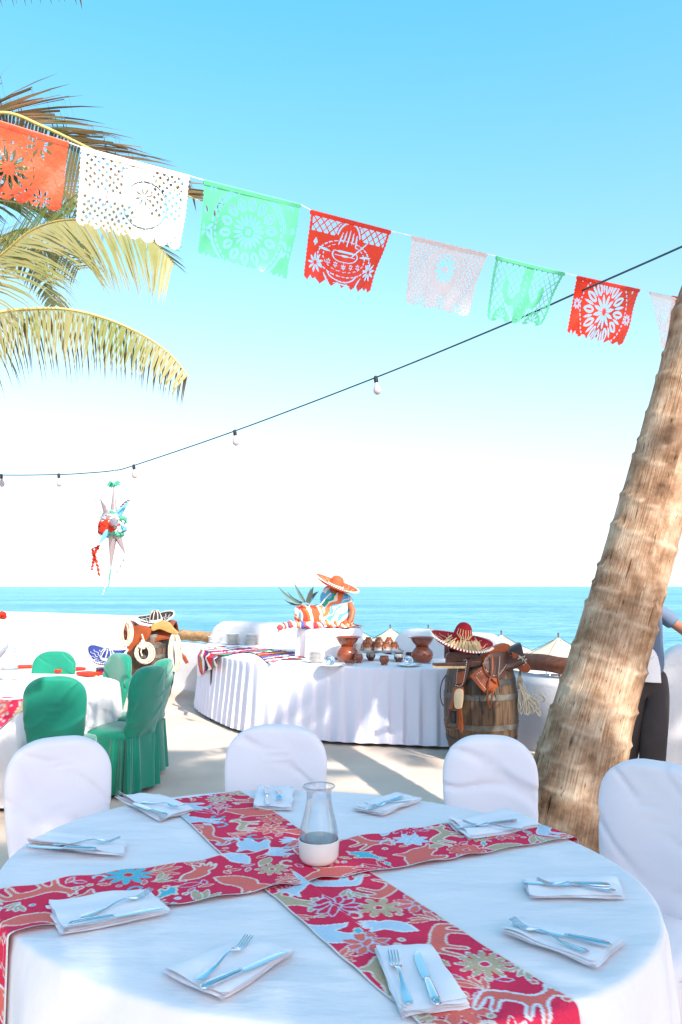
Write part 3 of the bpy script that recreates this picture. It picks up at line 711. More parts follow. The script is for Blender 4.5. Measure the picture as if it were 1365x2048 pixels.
def chair(x, y, rz, label, m, group, gather=False, **k):
    t = thing('covered_chair', label, 'chair', (x, y, 0), rz, group); chair_parts(t, m, gather, **k); return t
def face(x, y, tx, ty): return math.atan2(ty - y, tx - x) + PI / 2
TC = Vector((-0.086, 2.40, 0)); TA, TB, TR = 0.958, 0.807, math.radians(143)
def chair_px(px, py_top, label, m, group, tgt, h=0.95, **k):
    b = at(px, py_top, 1); d = (h - HC) / (b.z - HC)                     # distance at which the top edge stands
    bx, by = b.x * d, d; rz = face(bx, by, *tgt)
    off = Matrix.Rotation(rz, 3, 'Z') @ Vector((0, 0.29, 0))
    return chair(bx - off.x, by - off.y, rz, label, m, group, h=h, **k)
WG, GG = 'white covered chairs around the front table', 'green covered chairs around the left table'
chair_px(118, 1473, 'white covered chair left of the front table, in front of a green chair', M['chaircloth'], WG, (-0.3, 1.9), seed=1, w=0.40)
chair_px(554, 1449, 'white covered chair behind the front table, between it and the buffet', M['chaircloth'], WG, (-0.25, 2.2), seed=2, w=0.43)
chair_px(978, 1470, 'white covered chair in front of the old barrel, left of the palm trunk', M['chaircloth'], WG, (0.45, 1.9), seed=3, w=0.37)
chair_px(1322, 1522, 'white covered chair at the right edge, in front of the waiter', M['chaircloth'], WG, (0.5, 2.25), seed=4, w=0.42)
T2 = Vector((-2.78, 6.55, 0))
chair_px(110, 1352, 'green covered chair seen from behind in front of the left table', M['green'], GG, (-2.2, 7.5), gather=True, seed=5, w=0.41)
chair_px(112, 1302, 'pale lit green chair on the far side of the left table', M['green'], GG, (-2.7, 6.4), gather=True, seed=6, w=0.40)
chair(-2.20, 7.12, face(-2.20, 7.12, -2.85, 6.5), 'green covered chair facing left beside the small striped blanket and blue hat', M['green'], GG, True, seed=7)
chair(-1.72, 6.28, face(-1.72, 6.28, -3.2, 6.80), 'frontmost side-on green chair whose gathered skirt reaches the floor', M['green'], GG, True, seed=8)
chair(-1.76, 6.80, face(-1.76, 6.80, -3.0, 6.95), 'green covered chair half hidden behind the frontmost side-on one', M['green'], GG, True, seed=9)
chair(-2.62, 5.35, face(-2.62, 5.35, -2.75, 6.5), 'green covered chair cut off by the left picture edge', M['green'], GG, True, seed=10)

# ================================================================ ROUND TABLES
def rim_pt(a, k=1.0, oval=True, c=TC, A=TA, B=TB, R=TR):
    x, y = A * k * math.cos(a), B * k * math.sin(a)
    return Vector((c.x + x * math.cos(R) - y * math.sin(R), c.y + x * math.sin(R) + y * math.cos(R), 0))
def table_cloth(name, c, A, B, R, label, m, seed=0, folds=22, ztop=0.75):
    NC = 540; prof = [(k / 24, 0) for k in range(24)] + [(0.97, 0), (0.988, -0.001), (0.998, -0.006), (1.0, -0.016)]
    vs = []; n0 = len(prof); drops = [0.05, 0.1, 0.17, 0.26, 0.36, 0.46, 0.56, 0.66, 0.72]
    for k_, dz in prof:
        for q in range(NC):
            a = 2 * PI * q / NC; p = rim_pt(a, max(k_, 0.002), True, c, A, B, R)
            wr = 0.0
            if k_ < 0.99 and k_ > 0.05:
                wr = 0.0028 * max(0, fnoise(a * 7 + seed, k_ * 2.2, seed)) * min(1, max(0, (k_ - .45) * 3)) + 0.0022 * abs(fnoise(p.x * 2.2, p.y * 5.5, seed + 2)) * k_
                for (nx, ny, off) in ((0.9, 0.436, 0.12), (-0.436, 0.9, -0.2), (-0.436, 0.9, 0.42)):
                    dd = (p.x - c.x) * nx + (p.y - c.y) * ny - off; wr += 0.0016 * math.exp(-(dd / 0.006) ** 2)
            vs.append((p.x, p.y, ztop + dz + wr - (0.002 if k_ < .99 else 0)))
    for dp in drops:
        s = dp / 0.72
        for q in range(NC):
            a = 2 * PI * q / NC; p = rim_pt(a, 1, True, c, A, B, R); nrm = (p - c); nrm.z = 0; nrm.normalize()
            ph = folds * a + 2.2 * fnoise(math.cos(a) * 1.7 + seed, math.sin(a) * 1.7, seed)
            f = (0.5 + 0.5 * math.sin(ph)) ** 1.4
            r = 0.004 + s ** 0.8 * 0.085 * f * (0.6 + 0.6 * abs(fnoise(math.cos(a) * 3, math.sin(a) * 3, seed + 5))) + 0.01 * s
            vs.append((p.x + nrm.x * r, p.y + nrm.y * r, ztop - dp))
    mb = MB(); NR = n0 + len(drops); fs = []
    for i in range(NR - 1):
        for q in range(NC): fs.append((i * NC + q, i * NC + (q + 1) % NC, (i + 1) * NC + (q + 1) % NC, (i + 1) * NC + q))
    mb.add(vs, fs); o = mb.build(name, m, auto=70)
    return tag(o, label, 'tablecloth')
def table(c, A, label):
    t = thing('round_table', label, 'table', (c.x, c.y, 0))
    MB().lathe([(0, .70), (A * .95, .70), (A * .96, .715), (A * .96, .735), (A * .95, .742), (0, .742)], n=40).build('tabletop', M['board'], t)
    for k in range(4):
        a = PI / 4 + k * PI / 2
        MB().tube([(A * .6 * math.cos(a), A * .6 * math.sin(a), 0), (A * .55 * math.cos(a), A * .55 * math.sin(a), .70)], .016, n=8).build('leg', M['darkmetal'], t)
table(TC, 0.80, 'round table standing under the white cloth in the foreground')
table_cloth('tablecloth', TC, TA, TB, TR, 'long white cloth over the foreground round table', M['tablecloth'], 1)
table(T2, 0.92, 'round table standing under the white cloth on the left among green chairs')
table_cloth('tablecloth', T2, 0.96, 0.96, 0, 'white cloth over the left table among the green chairs', M['tablecloth'], 4, 24)

# ---------------------------------------------------------------- embroidered runners (flat print as vertex colour)
RED = (0.80, 0.038, 0.10); CORAL = (0.86, 0.17, 0.14); TAN = (0.56, 0.41, 0.26); TURQ = (0.10, 0.50, 0.62); CREAM = (0.80, 0.68, 0.60); LBLUE = (0.52, 0.66, 0.78); WHITE = (0.78, 0.78, 0.80)
class Print:
    def __init__(s, U, V, base): s.U, s.V = U, V; s.col = np.tile(np.array(base, float), (len(U), 1))
    def put(s, mask, c): s.col[mask] = c
    def flower(s, cx, cy, R, n, fill, outl, w=0.0045, centre=RED, sharp=0.5, rot=0.0):
        du, dv = s.U - cx, s.V - cy; r = np.hypot(du, dv); th = np.arctan2(dv, du) + rot
        edge = R * (0.42 + 0.58 * np.abs(np.cos(n * th / 2)) ** sharp)
        s.put(r < edge + w, outl); s.put(r < edge, fill)
        if centre: s.put(r < R * 0.17 + w * .8, outl); s.put(r < R * 0.17, centre)
    def daisy(s, cx, cy, R, n, fill, outl, w=0.005):
        for k in range(n):
            a = 2 * PI * k / n; s.leaf(cx + R * .22 * math.cos(a), cy + R * .22 * math.sin(a), a, R * .8, R * .19, fill, outl, w)
        r = np.hypot(s.U - cx, s.V - cy); s.put(r < R * .2 + w, outl); s.put(r < R * .2, fill)
    def leaf(s, x, y, ang, ln, wd, fill, outl, w=0.004):
        u = (s.U - x) * math.cos(ang) + (s.V - y) * math.sin(ang); v = -(s.U - x) * math.sin(ang) + (s.V - y) * math.cos(ang)
        t = np.clip(u / ln, 0, 1); e = wd * np.sin(PI * t) ** 0.8; ins = (u > 0) & (u < ln)
        s.put((np.abs(v) < e + w) & (u > -w) & (u < ln + w), outl); s.put(ins & (np.abs(v) < e), fill)
    def line(s, pts, w, c):
        d = s.dist(pts, False); s.put(d < w, c)
    def dist(s, pts, closed=True):
        P_ = np.array(pts, float); n = len(P_); D = np.full(len(s.U), 9.0)
        for i in range(n if closed else n - 1):
            a, b = P_[i], P_[(i + 1) % n]; ab = b - a; L2 = (ab ** 2).sum() + 1e-12
            t = np.clip(((s.U - a[0]) * ab[0] + (s.V - a[1]) * ab[1]) / L2, 0, 1)
            D = np.minimum(D, np.hypot(s.U - a[0] - t * ab[0], s.V - a[1] - t * ab[1]))
        return D
    def blob(s, pts, fill, outl, w=0.0045):
        P_ = np.array(pts, float); n = len(P_); ins = np.zeros(len(s.U), bool)
        for i in range(n):
            x0, y0 = P_[i]; x1, y1 = P_[(i + 1) % n]
            c = ((y0 > s.V) != (y1 > s.V)) & (s.U < (x1 - x0) * (s.V - y0) / (y1 - y0 + 1e-12) + x0); ins ^= c
        d = s.dist(pts); s.put(ins | (d < w), outl); s.put(ins & (d > w * .4), fill)
def shp(kind, cx, cy, sc, ang, flip=1):
    S = {'deer': [(-.5, 0), (-.45, .12), (-.2, .16), (.15, .15), (.32, .34), (.30, .5), (.38, .42), (.42, .5), (.44, .38), (.58, .32), (.56, .25), (.42, .22), (.34, 0), (.40, -.30), (.34, -.31), (.26, -.06), (.18, -.07), (.16, -.32), (.10, -.32), (.08, -.08), (-.22, -.06), (-.26, -.32), (-.33, -.32), (-.33, -.05), (-.42, -.05), (-.48, -.33), (-.54, -.32)],
         'bird': [(-.6, .05), (-.35, .02), (-.15, .16), (.0, .38), (.1, .40), (.08, .2), (.22, .22), (.38, .3), (.5, .22), (.62, .18), (.48, .12), (.36, -.06), (.18, -.2), (.1, -.36), (.04, -.2), (-.1, -.2), (-.32, -.16), (-.62, -.22), (-.44, -.08), (-.68, -.06)],
         'tail': [(-.5, -.1), (-.2, -.22), (.1, -.15), (.2, .0), (.34, .04), (.5, .2), (.36, .16), (.46, .34), (.3, .24), (.32, .42), (.18, .28), (.12, .42), (.04, .22), (-.1, .14), (-.3, .1)]}[kind]
    c, s_ = math.cos(ang), math.sin(ang)
    pts = [(cx + sc * (x * c - y * flip * s_), cy + sc * (x * s_ + y * flip * c)) for x, y in S]
    v = smoothline([(x, y, 0) for x, y in pts + [pts[0]]], 4); return [(p.x, p.y) for p in v[:-1]]
def paint_runner(U, V, L, W, seed, keyed):
    pr = Print(U, V, RED); rnd = random.Random(seed)
    taken = [(u, v, r) for (k, u, v, r, *_) in keyed]
    def free(u, v, r): return all(math.hypot(u - a, v - b) > (r + c) * 0.80 for a, b, c in taken)
    items = []
    for size, tries, kinds in ((0.098, 300, ['tail', 'bird', 'deer', 'bird']), (0.060, 500, ['flower', 'leaf3', 'daisy', 'bird2']), (0.034, 1200, ['leaf', 'leaf3s', 'leaf3s', 'curl']), (0.016, 1600, ['leafs', 'leafs', 'dot'])):
        for _ in range(tries):
            u = rnd.uniform(0, L); v = rnd.uniform(-W / 2, W / 2); r = size * rnd.uniform(.9, 1.1)
            if free(u, v, r): taken.append((u, v, r)); items.append((rnd.choice(kinds), u, v, r))
    for (k, u, v, r) in items:
        f, o = rnd.choice([(CORAL, CREAM), (TAN, CREAM), (TURQ, CREAM), (LBLUE, WHITE), (RED, CREAM), (CORAL, LBLUE), (TAN, WHITE), (RED, LBLUE), (CORAL, CREAM)])
        a = rnd.uniform(0, 6.28); fl = rnd.choice((-1, 1))
        if k in ('deer', 'bird', 'tail'):
            f, o = rnd.choice([(CORAL, CREAM), (TAN, CREAM), (CORAL, CREAM), (CORAL, WHITE), (LBLUE, WHITE)]); pr.blob(shp(k, u, v, r * 1.9, a, fl), f, o, 0.004)
        elif k == 'bird2': pr.blob(shp('bird', u, v, r * 1.7, a, fl), f, o, 0.0035)
        elif k == 'flower': pr.flower(u, v, r, rnd.choice((8, 9, 10, 12)), f, o, sharp=rnd.choice((.5, 1.2)))
        elif k == 'daisy': pr.daisy(u, v, r, rnd.choice((7, 8, 9)), f, o, .003)
        elif k in ('leaf3', 'leaf3s'):
            for q in (-1, -.4, .2, .8): pr.leaf(u - r * .7 * math.cos(a) + r * .3 * q * math.cos(a), v - r * .7 * math.sin(a) + r * .3 * q * math.sin(a), a + q * .75, r * 1.55, r * .2, f, o, .003)
        elif k in ('leaf', 'leafs'): pr.leaf(u - r * math.cos(a), v - r * math.sin(a), a, r * 2, r * .42, f, o, .0035)
        elif k == 'bud': pr.flower(u, v, r, 5, f, o, .0035)
        elif k == 'curl':
            pts = [(u + r * (1 - t / 9) * math.cos(a + t * .62 * fl), v + r * (1 - t / 9) * math.sin(a + t * .62 * fl)) for t in range(8)]
            pr.line(pts, 0.0045, rnd.choice((CREAM, LBLUE, TURQ)))
        else:
            m_ = np.hypot(U - u, V - v); pr.put(m_ < r * .6, o); pr.put(m_ < r * .35, f)
    for it in keyed:
        k, u, v, r, f, o, n = it
        if k == 'flower': pr.flower(u, v, r, n, f, o, .005, sharp=1.0)
        elif k == 'daisy': pr.daisy(u, v, r, n, f, o, .005)
        else: pr.blob(shp(k, u, v, r * 1.9, n), f, o, .005)
    e = W / 2 - np.abs(V); pr.put(e < 0.006, (0.80, 0.74, 0.72))
    return pr.col
def vcol_mesh(name, vs, fs, cols, m, parent=None, smooth=True):
    me = bpy.data.meshes.new(name); me.from_pydata(vs, [], fs); me.materials.append(m)
    ca = me.color_attributes.new('Col', 'FLOAT_COLOR', 'POINT')
    ca.data.foreach_set('color', np.c_[cols, np.ones(len(cols))].astype(np.float32).ravel())
    me.polygons.foreach_set('use_smooth', [smooth] * len(me.polygons))
    o = bpy.data.objects.new(name, me); C.objects.link(o)
    if parent: o.parent = parent
    return o
M['runner'] = mat('embroidered_runner', RED, 0.9, var=0.12, scale=120, bump=0.4, bscale=260, vcol=True, spec=0.1)
def in_oval(p, c, A, B, R, k=1.0):
    d = p - c; x = d.x * math.cos(R) + d.y * math.sin(R); y = -d.x * math.sin(R) + d.y * math.cos(R)
    return (x / A / k) ** 2 + (y / B / k) ** 2
def runner(label, a, b, W, L0, L1, z, seed, keys, c=TC, A=TA, B=TB, R=TR, res=0.0034, ripple=0.006, crease=None):
    """runner whose axis goes from a to b over the table, hanging L0/L1 beyond the rim"""
    d = (b - a); d.z = 0; T = d.length; d.normalize(); nrm = Vector((-d.y, d.x, 0))
    L = T + L0 + L1; nu, nv = int(L / res), int(W / res)
    keyed = []
    for (k, px, py, r, f, o, n) in keys:
        q = P(px, py, z); keyed.append((k, (q - a).dot(d) + L0, (q - a).dot(nrm), r, f, o, n))
    vs = []; UV = []
    cross = []
    for j in range(nv + 1):
        v = (j / nv - .5) * W; base = a + nrm * v
        lo, hi = None, None
        for s in np.arange(-0.5, T + 0.5, 0.004):
            if in_oval(base + d * float(s), c, A, B, R, 1.006) < 1:
                if lo is None: lo = float(s)
                hi = float(s)
        cross.append((lo, hi))
    for i in range(nu + 1):
        s = i / nu * L - L0
        for j in range(nv + 1):
            v = (j / nv - .5) * W; lo, hi = cross[j]
            edge = abs(v) / (W / 2)
            wob = 0.010 * fnoise(s * 2.2, 3 if v > 0 else 8, seed) * edge
            ss = min(max(s, lo), hi); p = a + d * ss + nrm * (v + wob)
            rip = ripple * edge ** 4 * (0.5 + 0.5 * math.sin(s * 42 + 3 * fnoise(s * 3, seed) + (2 if v > 0 else 0))) * max(0, 0.3 + 1.4 * fnoise(s * 2.2, 11 if v > 0 else 17, seed))
            zz = z + max(0, rip) + 0.0015 * fnoise(s * 6, v * 6, seed)
            if crease is not None:
                cv = crease + 0.02 * math.sin(s * 3); zz += 0.009 * math.exp(-((v - cv) / 0.012) ** 2) * min(1, max(0, (T - s) * 3)) * min(1, max(0, (s - T * .45) * 6))
            drop = (lo - s) if s < lo else (s - hi if s > hi else 0)
            if drop > 0:
                dirn = -1 if s < lo else 1
                r_ = 0.012
                if drop < r_ * 1.57: an = drop / r_; out = r_ * math.sin(an); dn = r_ * (1 - math.cos(an))
                else: out = r_; dn = r_ + drop - r_ * 1.57
                out += (0.012 if s < lo else 0.035) * min(1, dn / .2) + 0.018 * math.sin(v * 30 + seed) * min(1, dn / .3)
                p = p + d * dirn * out; zz = z - dn
            vs.append((p.x, p.y, zz)); UV.append((s + L0, v))
    UV = np.array(UV); cols = paint_runner(UV[:, 0], UV[:, 1], L, W, seed, keyed)
    fs = [(i * (nv + 1) + j, (i + 1) * (nv + 1) + j, (i + 1) * (nv + 1) + j + 1, i * (nv + 1) + j + 1) for i in range(nu) for j in range(nv)]
    o = vcol_mesh('table_runner', vs, fs, cols, M['runner']); return tag(o, label, 'table runner')
runner('red embroidered runner running from the back left to the front right, under the other', P(405, 1592, .752), P(1012, 2035, .752), 0.315, 0.0, 0.42, 0.7535, 5,
       [('daisy', 672, 1812, 0.062, RED, LBLUE, 10), ('flower', 972, 1928, 0.062, TAN, WHITE, 12), ('deer', 1040, 2000, 0.08, CORAL, WHITE, 0.8), ('tail', 780, 1850, 0.07, LBLUE, WHITE, 3.6), ('flower', 440, 1598, 0.05, TAN, WHITE, 10), ('deer', 490, 1650, 0.06, TAN, CREAM, 2.6)], crease=-0.045)
runner('red embroidered runner crossing on top from the left rim to the far right rim', P(26, 1818, .756), P(1095, 1650, .756), 0.30, 0.55, 0.06, 0.7575, 9,
       [('flower', 258, 1752, 0.065, TURQ, TAN, 10), ('flower', 545, 1738, 0.045, TAN, CREAM, 9), ('tail', 400, 1745, 0.075, CORAL, CREAM, 0.3), ('deer', 890, 1672, 0.08, TAN, CREAM, 0.6), ('flower', 810, 1660, 0.05, RED, LBLUE, 9), ('bird', 335, 1785, 0.04, TURQ, CREAM, 0.5)], ripple=0.016)
runner('faded red runner across the left table among green chairs', Vector((-3.4, 6.15, 0)), Vector((-2.45, 5.72, 0)), 0.34, 0.1, 0.25, 0.756, 15, [], c=T2, A=0.96, B=0.96, R=0, res=0.012)

# ---------------------------------------------------------------- place settings
NG, FG, KG = 'folded napkins on the front table', 'forks on the front table', 'knives on the front table'
def napkin(corners, label, z=0.756, seed=0, layers=4, g=NG, m=None, lift=0.0):
    q = [P(x, y, z) for x, y in corners]; mb = MB(); rnd = random.Random(seed)
    for l in range(layers):
        o = [rnd.uniform(-.005, .005) for _ in range(8)]; n = 14; vs = []
        top, bot = [], []
        for i in range(n + 1):
            for j in range(n + 1):
                u, v = i / n, j / n
                p = q[0] * (1 - u) * (1 - v) + q[1] * u * (1 - v) + q[2] * u * v + q[3] * (1 - u) * v
                cen = (q[0] + q[1] + q[2] + q[3]) / 4
                k = 1 - 0.012 * l + 0.02 * fnoise(u * 2, v * 2, seed + l)
                x = cen.x + (p.x - cen.x) * k + o[0] + 0.006 * fnoise(v * 4, seed, l); y = cen.y + (p.y - cen.y) * k + o[1] + 0.006 * fnoise(u * 4, seed + 5, l)
                zz = z + 0.0032 * l + 0.0065 * fnoise(u * 2.6 + seed, v * 2.6, l * .25) + 0.0012
                e = min(u, v, 1 - u, 1 - v)
                zz += lift * (l + 1) / layers * (max(0, .25 - u) * 4) ** 2 * (1 - v)
                top.append(Vector((x, y, zz + 0.0028 * min(1, e * 12)))); bot.append(Vector((x, y, zz)))
        mb.grid(top, n + 1, n + 1); mb.grid(bot, n + 1, n + 1)
    o = mb.build('napkin', m or M['napkin'], auto=50); return tag(o, label, 'napkin', g)
def bar(mb, prof, fr):
    """loft of (s, halfwidth, halfthick, z) along local x; fr maps local -> world"""
    n = 8; vs = []
    for (s, hw, ht, z) in prof:
        for k in range(n):
            a = 2 * PI * k / n + PI / 8; vs.append(fr(s, hw * math.cos(a) * 1.08, z + ht * math.sin(a)))
    fs = [(i * n + k, i * n + (k + 1) % n, (i + 1) * n + (k + 1) % n, (i + 1) * n + k) for i in range(len(prof) - 1) for k in range(n)]
    fs.append(tuple(range(n))[::-1]); fs.append(tuple((len(prof) - 1) * n + k for k in range(n)))
    mb.add(vs, fs)
ZC = 0.756 + 0.018
def frame_of(tip, end, z=ZC, length=None, tilt=0.0):
    a, b = P(*tip, z), P(*end, z); d = (b - a); L = d.length; d.normalize(); n = Vector((-d.y, d.x, 0))
    if length: mid = (a + b) / 2; a = mid - d * length / 2
    return a, d, n
def knife(tip, end, label, z=ZC):
    a, d, n = frame_of(tip, end, z, 0.225)
    fr = lambda s, w, zz: a + d * s + n * w + Vector((0, 0, zz))
    t = thing('table_knife', label, 'knife', a, math.atan2(d.y, d.x), KG); loc = lambda s, w, zz: Vector((s, w, zz))
    mb = MB(); vs = []
    out = [(0.0, .002, .006), (.006, -.003, .0085), (.02, -.0075, .0095), (.05, -.0095, .0095), (.09, -.0095, .009), (.115, -.008, .008), (.122, -.004, .005), (.13, -.0035, .0035)]
    for i, (s, lo, hi) in enumerate(out):
        vs += [(s, lo, .0008), (s, (lo + hi) / 2, .0022), (s, hi, .0014), (s, (lo + hi) / 2, 0)]
    fs = [(i * 4 + k, i * 4 + (k + 1) % 4, (i + 1) * 4 + (k + 1) % 4, (i + 1) * 4 + k) for i in range(len(out) - 1) for k in range(4)] + [(0, 1, 2, 3), tuple((len(out) - 1) * 4 + k for k in (3, 2, 1, 0))]
    mb.add(vs, fs).build('blade', M['metal'], t)
    mb = MB(); bar(mb, [(.122, .003, .003, .003), (.126, .0055, .0045, .004), (.135, .0065, .005, .004), (.17, .008, .0055, .0045), (.205, .0092, .006, .005), (.221, .008, .0055, .005), (.226, .003, .002, .005)], loc); mb.build('handle', M['metal'], t)
    return t
def fork(tip, end, label, z=ZC):
    a, d, n = frame_of(tip, end, z, 0.198)
    t = thing('table_fork', label, 'fork', a, math.atan2(d.y, d.x), FG); loc = lambda s, w, zz: Vector((s, w, zz))
    def zc(s): return 0.002 + 0.012 * math.exp(-((s - .0) / .022) ** 2) + 0.010 * math.exp(-((s - .085) / .03) ** 2)
    for k in range(4):
        w = (k - 1.5) * .0062; mb = MB(); n_ = 6; prof = []
        fr = lambda s, ww, zz, w=w: Vector((s, w + ww, zz))
        bar(mb, [(s, .0016 if s > .004 else .0007, .0012, zc(s)) for s in (0, .005, .012, .02, .03, .04, .05)], fr); mb.build('tine', M['metal'], t)
    mb = MB(); bar(mb, [(s, w, h, zc(s)) for s, w, h in ((.044, .0113, .0014), (.052, .012, .0016), (.062, .0105, .0016), (.07, .006, .0018), (.08, .0035, .002), (.10, .0032, .002), (.13, .0045, .0018), (.16, .0075, .0016), (.185, .0095, .0014), (.195, .007, .0012), (.198, .002, .001))], loc); mb.build('handle', M['metal'], t)
    return t
S = [('in front of the left chair rim', [(50, 1694), (100, 1668), (256, 1688), (250, 1716)], (235, 1684), (112, 1690), (66, 1694), (178, 1700)),
     ('at the back left, on the end of the runner', [(230, 1595), (318, 1590), (388, 1622), (322, 1643)], (358, 1616), (292, 1606), (262, 1605), (338, 1634)),
     ('at the far side beside the middle chair', [(518, 1575), (588, 1578), (585, 1620), (508, 1617)], (559, 1606), (558, 1580), (537, 1608), (533, 1580)),
     ('at the far side just right of the carafe', [(705, 1620), (790, 1590), (845, 1601), (765, 1632)], (742, 1614), (814, 1602), (738, 1618), (797, 1598)),
     ('on the far right end of the runner', [(893, 1650), (1015, 1622), (1085, 1655), (940, 1682)], (930, 1650), (1045, 1658), (905, 1657), (1040, 1643)),
     ('at the right, nearest the right hand chair', [(1045, 1766), (1238, 1754), (1252, 1798), (1062, 1797)], (1070, 1768), (1236, 1782), (1045, 1766), (1220, 1774)),
     ('at the front right, beside the runner', [(1000, 1868), (1045, 1840), (1255, 1885), (1195, 1937)], (1015, 1845), (1188, 1910), (1030, 1850), (1215, 1893)),
     ('at the front centre, lying on the runner', [(745, 1902), (860, 1898), (937, 2013), (800, 2037)], (787, 1918), (817, 2003), (833, 1906), (874, 2010)),
     ('at the front, left of the runner', [(322, 1950), (490, 1880), (592, 1908), (445, 2003)], (506, 1878), (386, 1970), (573, 1903), (404, 1980)),
     ('at the front left, half on the runner', [(95, 1812), (300, 1783), (342, 1828), (125, 1870)], (322, 1782), (140, 1844), (335, 1814), (132, 1853))]
for i, (w, q, ft, fe, kt, ke) in enumerate(S):
    napkin(q, 'folded white napkin ' + w, seed=i * 3 + 1, lift=0.02 if i in (1, 4, 0) else 0.004)
    fork(ft, fe, 'steel fork on the napkin ' + w); knife(kt, ke, 'steel table knife on the napkin ' + w)

# ---------------------------------------------------------------- carafes
def carafe(c, sc, label):
    t = thing('glass_carafe', label, 'carafe', c); t.scale = (sc, sc, sc)
    MB().lathe([(0, 0.002), (.044, 0), (.050, .004), (.0565, .016), (.0585, .045), (.0595, .052), (.0595, .062), (.057, .063), (.055, .060), (.054, .03), (.050, .012), (0, .010)], n=48).build('ceramic_base', M['ceramic'], t)
    out = [(.0, .020), (.04, .022), (.050, .035), (.0535, .05), (.0555, .068), (.0555, .082), (.053, .098), (.047, .122), (.0415, .145), (.0375, .165), (.036, .18), (.0365, .19), (.039, .20), (.0445, .207)]
    inn = [(r - .0022 if r > .01 else 0, z + (.003 if r < .045 and z < .03 else 0)) for r, z in reversed(out)]
    MB().lathe(out + [(.0465, .2085), (.0465, .2115), (.0445, .2125), (.0425, .2095)] + inn[1:], n=56).build('glass_body', M['glass'], t)
    vs = MB(); vs.tube([(.0462 * math.cos(2 * PI * k / 48), .0462 * math.sin(2 * PI * k / 48), .2105) for k in range(48)], .0018, n=6, closed=True); vs.build('glass_lip', M['lip'], t)
    MB().lathe([(0, .024), (.038, .026), (.047, .037), (.0505, .052), (.0525, .066), (.0515, .0675), (0, .0675)], n=40).build('water', M['water_in'], t)
M['lip'] = mat('grey_glass_lip', (0.30, 0.34, 0.38), 0.08, spec=0.6)
carafe(P(638, 1722, .762), 1.0, 'glass carafe in a cream ceramic base at the crossing of the runners')
p = P(19, 1358, .756); carafe(p, 1.25, 'glass carafe on the left table among the green chairs')
# left table bits
rn = 'rolled red napkins on the left table'
for (x0, y0, x1, y1, lab) in [(165, 1349, 190, 1352, 'red folded napkin at the right rim of the left table'), (108, 1345, 165, 1340, 'thin red folded napkin behind the near green chair'), (36, 1337, 66, 1336, 'red napkin near the carafe on the left table')]:
    a, b = P(x0, y0, .757), P(x1, y1, .757); c = (a + b) / 2; d = b - a
    o = MB().box((c.x, c.y, .772), (d.length, 0.13, 0.028), rz=math.atan2(d.y, d.x)).build('red_napkin', M['redpaper'], bevel=.006); tag(o, lab, 'napkin', rn)
v = thing('flower_vase', 'round blue grey vase with a red flower at the left picture edge', 'vase', P(-6, 1340, .757))
MB().lathe([(0, 0), (.05, 0), (.055, .01), (.02, .04), (.018, .10), (.05, .14), (.085, .19), (.10, .24), (.085, .30), (.05, .34), (.035, .38), (.04, .40)], n=28).build('vase_body', mat('blue_grey_glaze', (0.32, 0.42, 0.55), 0.15, col2=(0.5, 0.42, 0.36), scale=6), v)
MB().tube([(0, 0, .35), (.01, 0, .5)], .006).build('stem', M['greenpaper'], v)
mb = MB()
for k in range(9):
    a = k * 2.4; mb.sphere((.04 * math.cos(a), .04 * math.sin(a), .52 + .02 * math.sin(k * 3)), (.035, .035, .025), 8, 5)
mb.build('blossom', M['redpaper'], v)
# ================================================================ BUFFET
fr_px = [(412, 1290), (403, 1298), (420, 1307), (441, 1313), (503, 1325), (556, 1329), (623, 1332), (702, 1335), (800, 1337), (888, 1339)]
bk_px = [(893, 1336), (896, 1328), (892, 1317), (760, 1308), (600, 1299), (500, 1288), (430, 1283)]
ZT = 0.75
per = [P(x, y, ZT) for x, y in fr_px + bk_px]; per = smoothline(per + [per[0]], 10)[:-1]
per = resample(per + [per[0]], 721)[:-1]
tb = thing('buffet_table', 'long curved buffet table under white skirting by the parapet wall', 'table', (-0.4, 8.8, 0))
NP = len(per); cen = Vector((-0.4, 8.9, 0))
off3 = tb.location
MB().slab([p - off3 + Vector((0, 0, -0.03)) for p in per[::8]], (0, 0, 1), 0.024).build('tabletop', M['board'], tb, smooth=False)
for px in (425, 520, 640, 760, 870):
    q = P(px, 1310 if px < 500 else 1322, ZT) - off3; MB().tube([(q.x, q.y, 0), (q.x, q.y, 0.71)], .02, n=8).build('leg', M['darkmetal'], tb)
def nrm_at(i):
    t = (per[(i + 1) % NP] - per[i - 1]).normalized(); n = Vector((t.y, -t.x, 0))
    return n if n.dot(per[i] - cen) > 0 or True else -n
area = sum(per[i].x * per[(i + 1) % NP].y - per[(i + 1) % NP].x * per[i].y for i in range(NP))
sg = 1 if area > 0 else -1
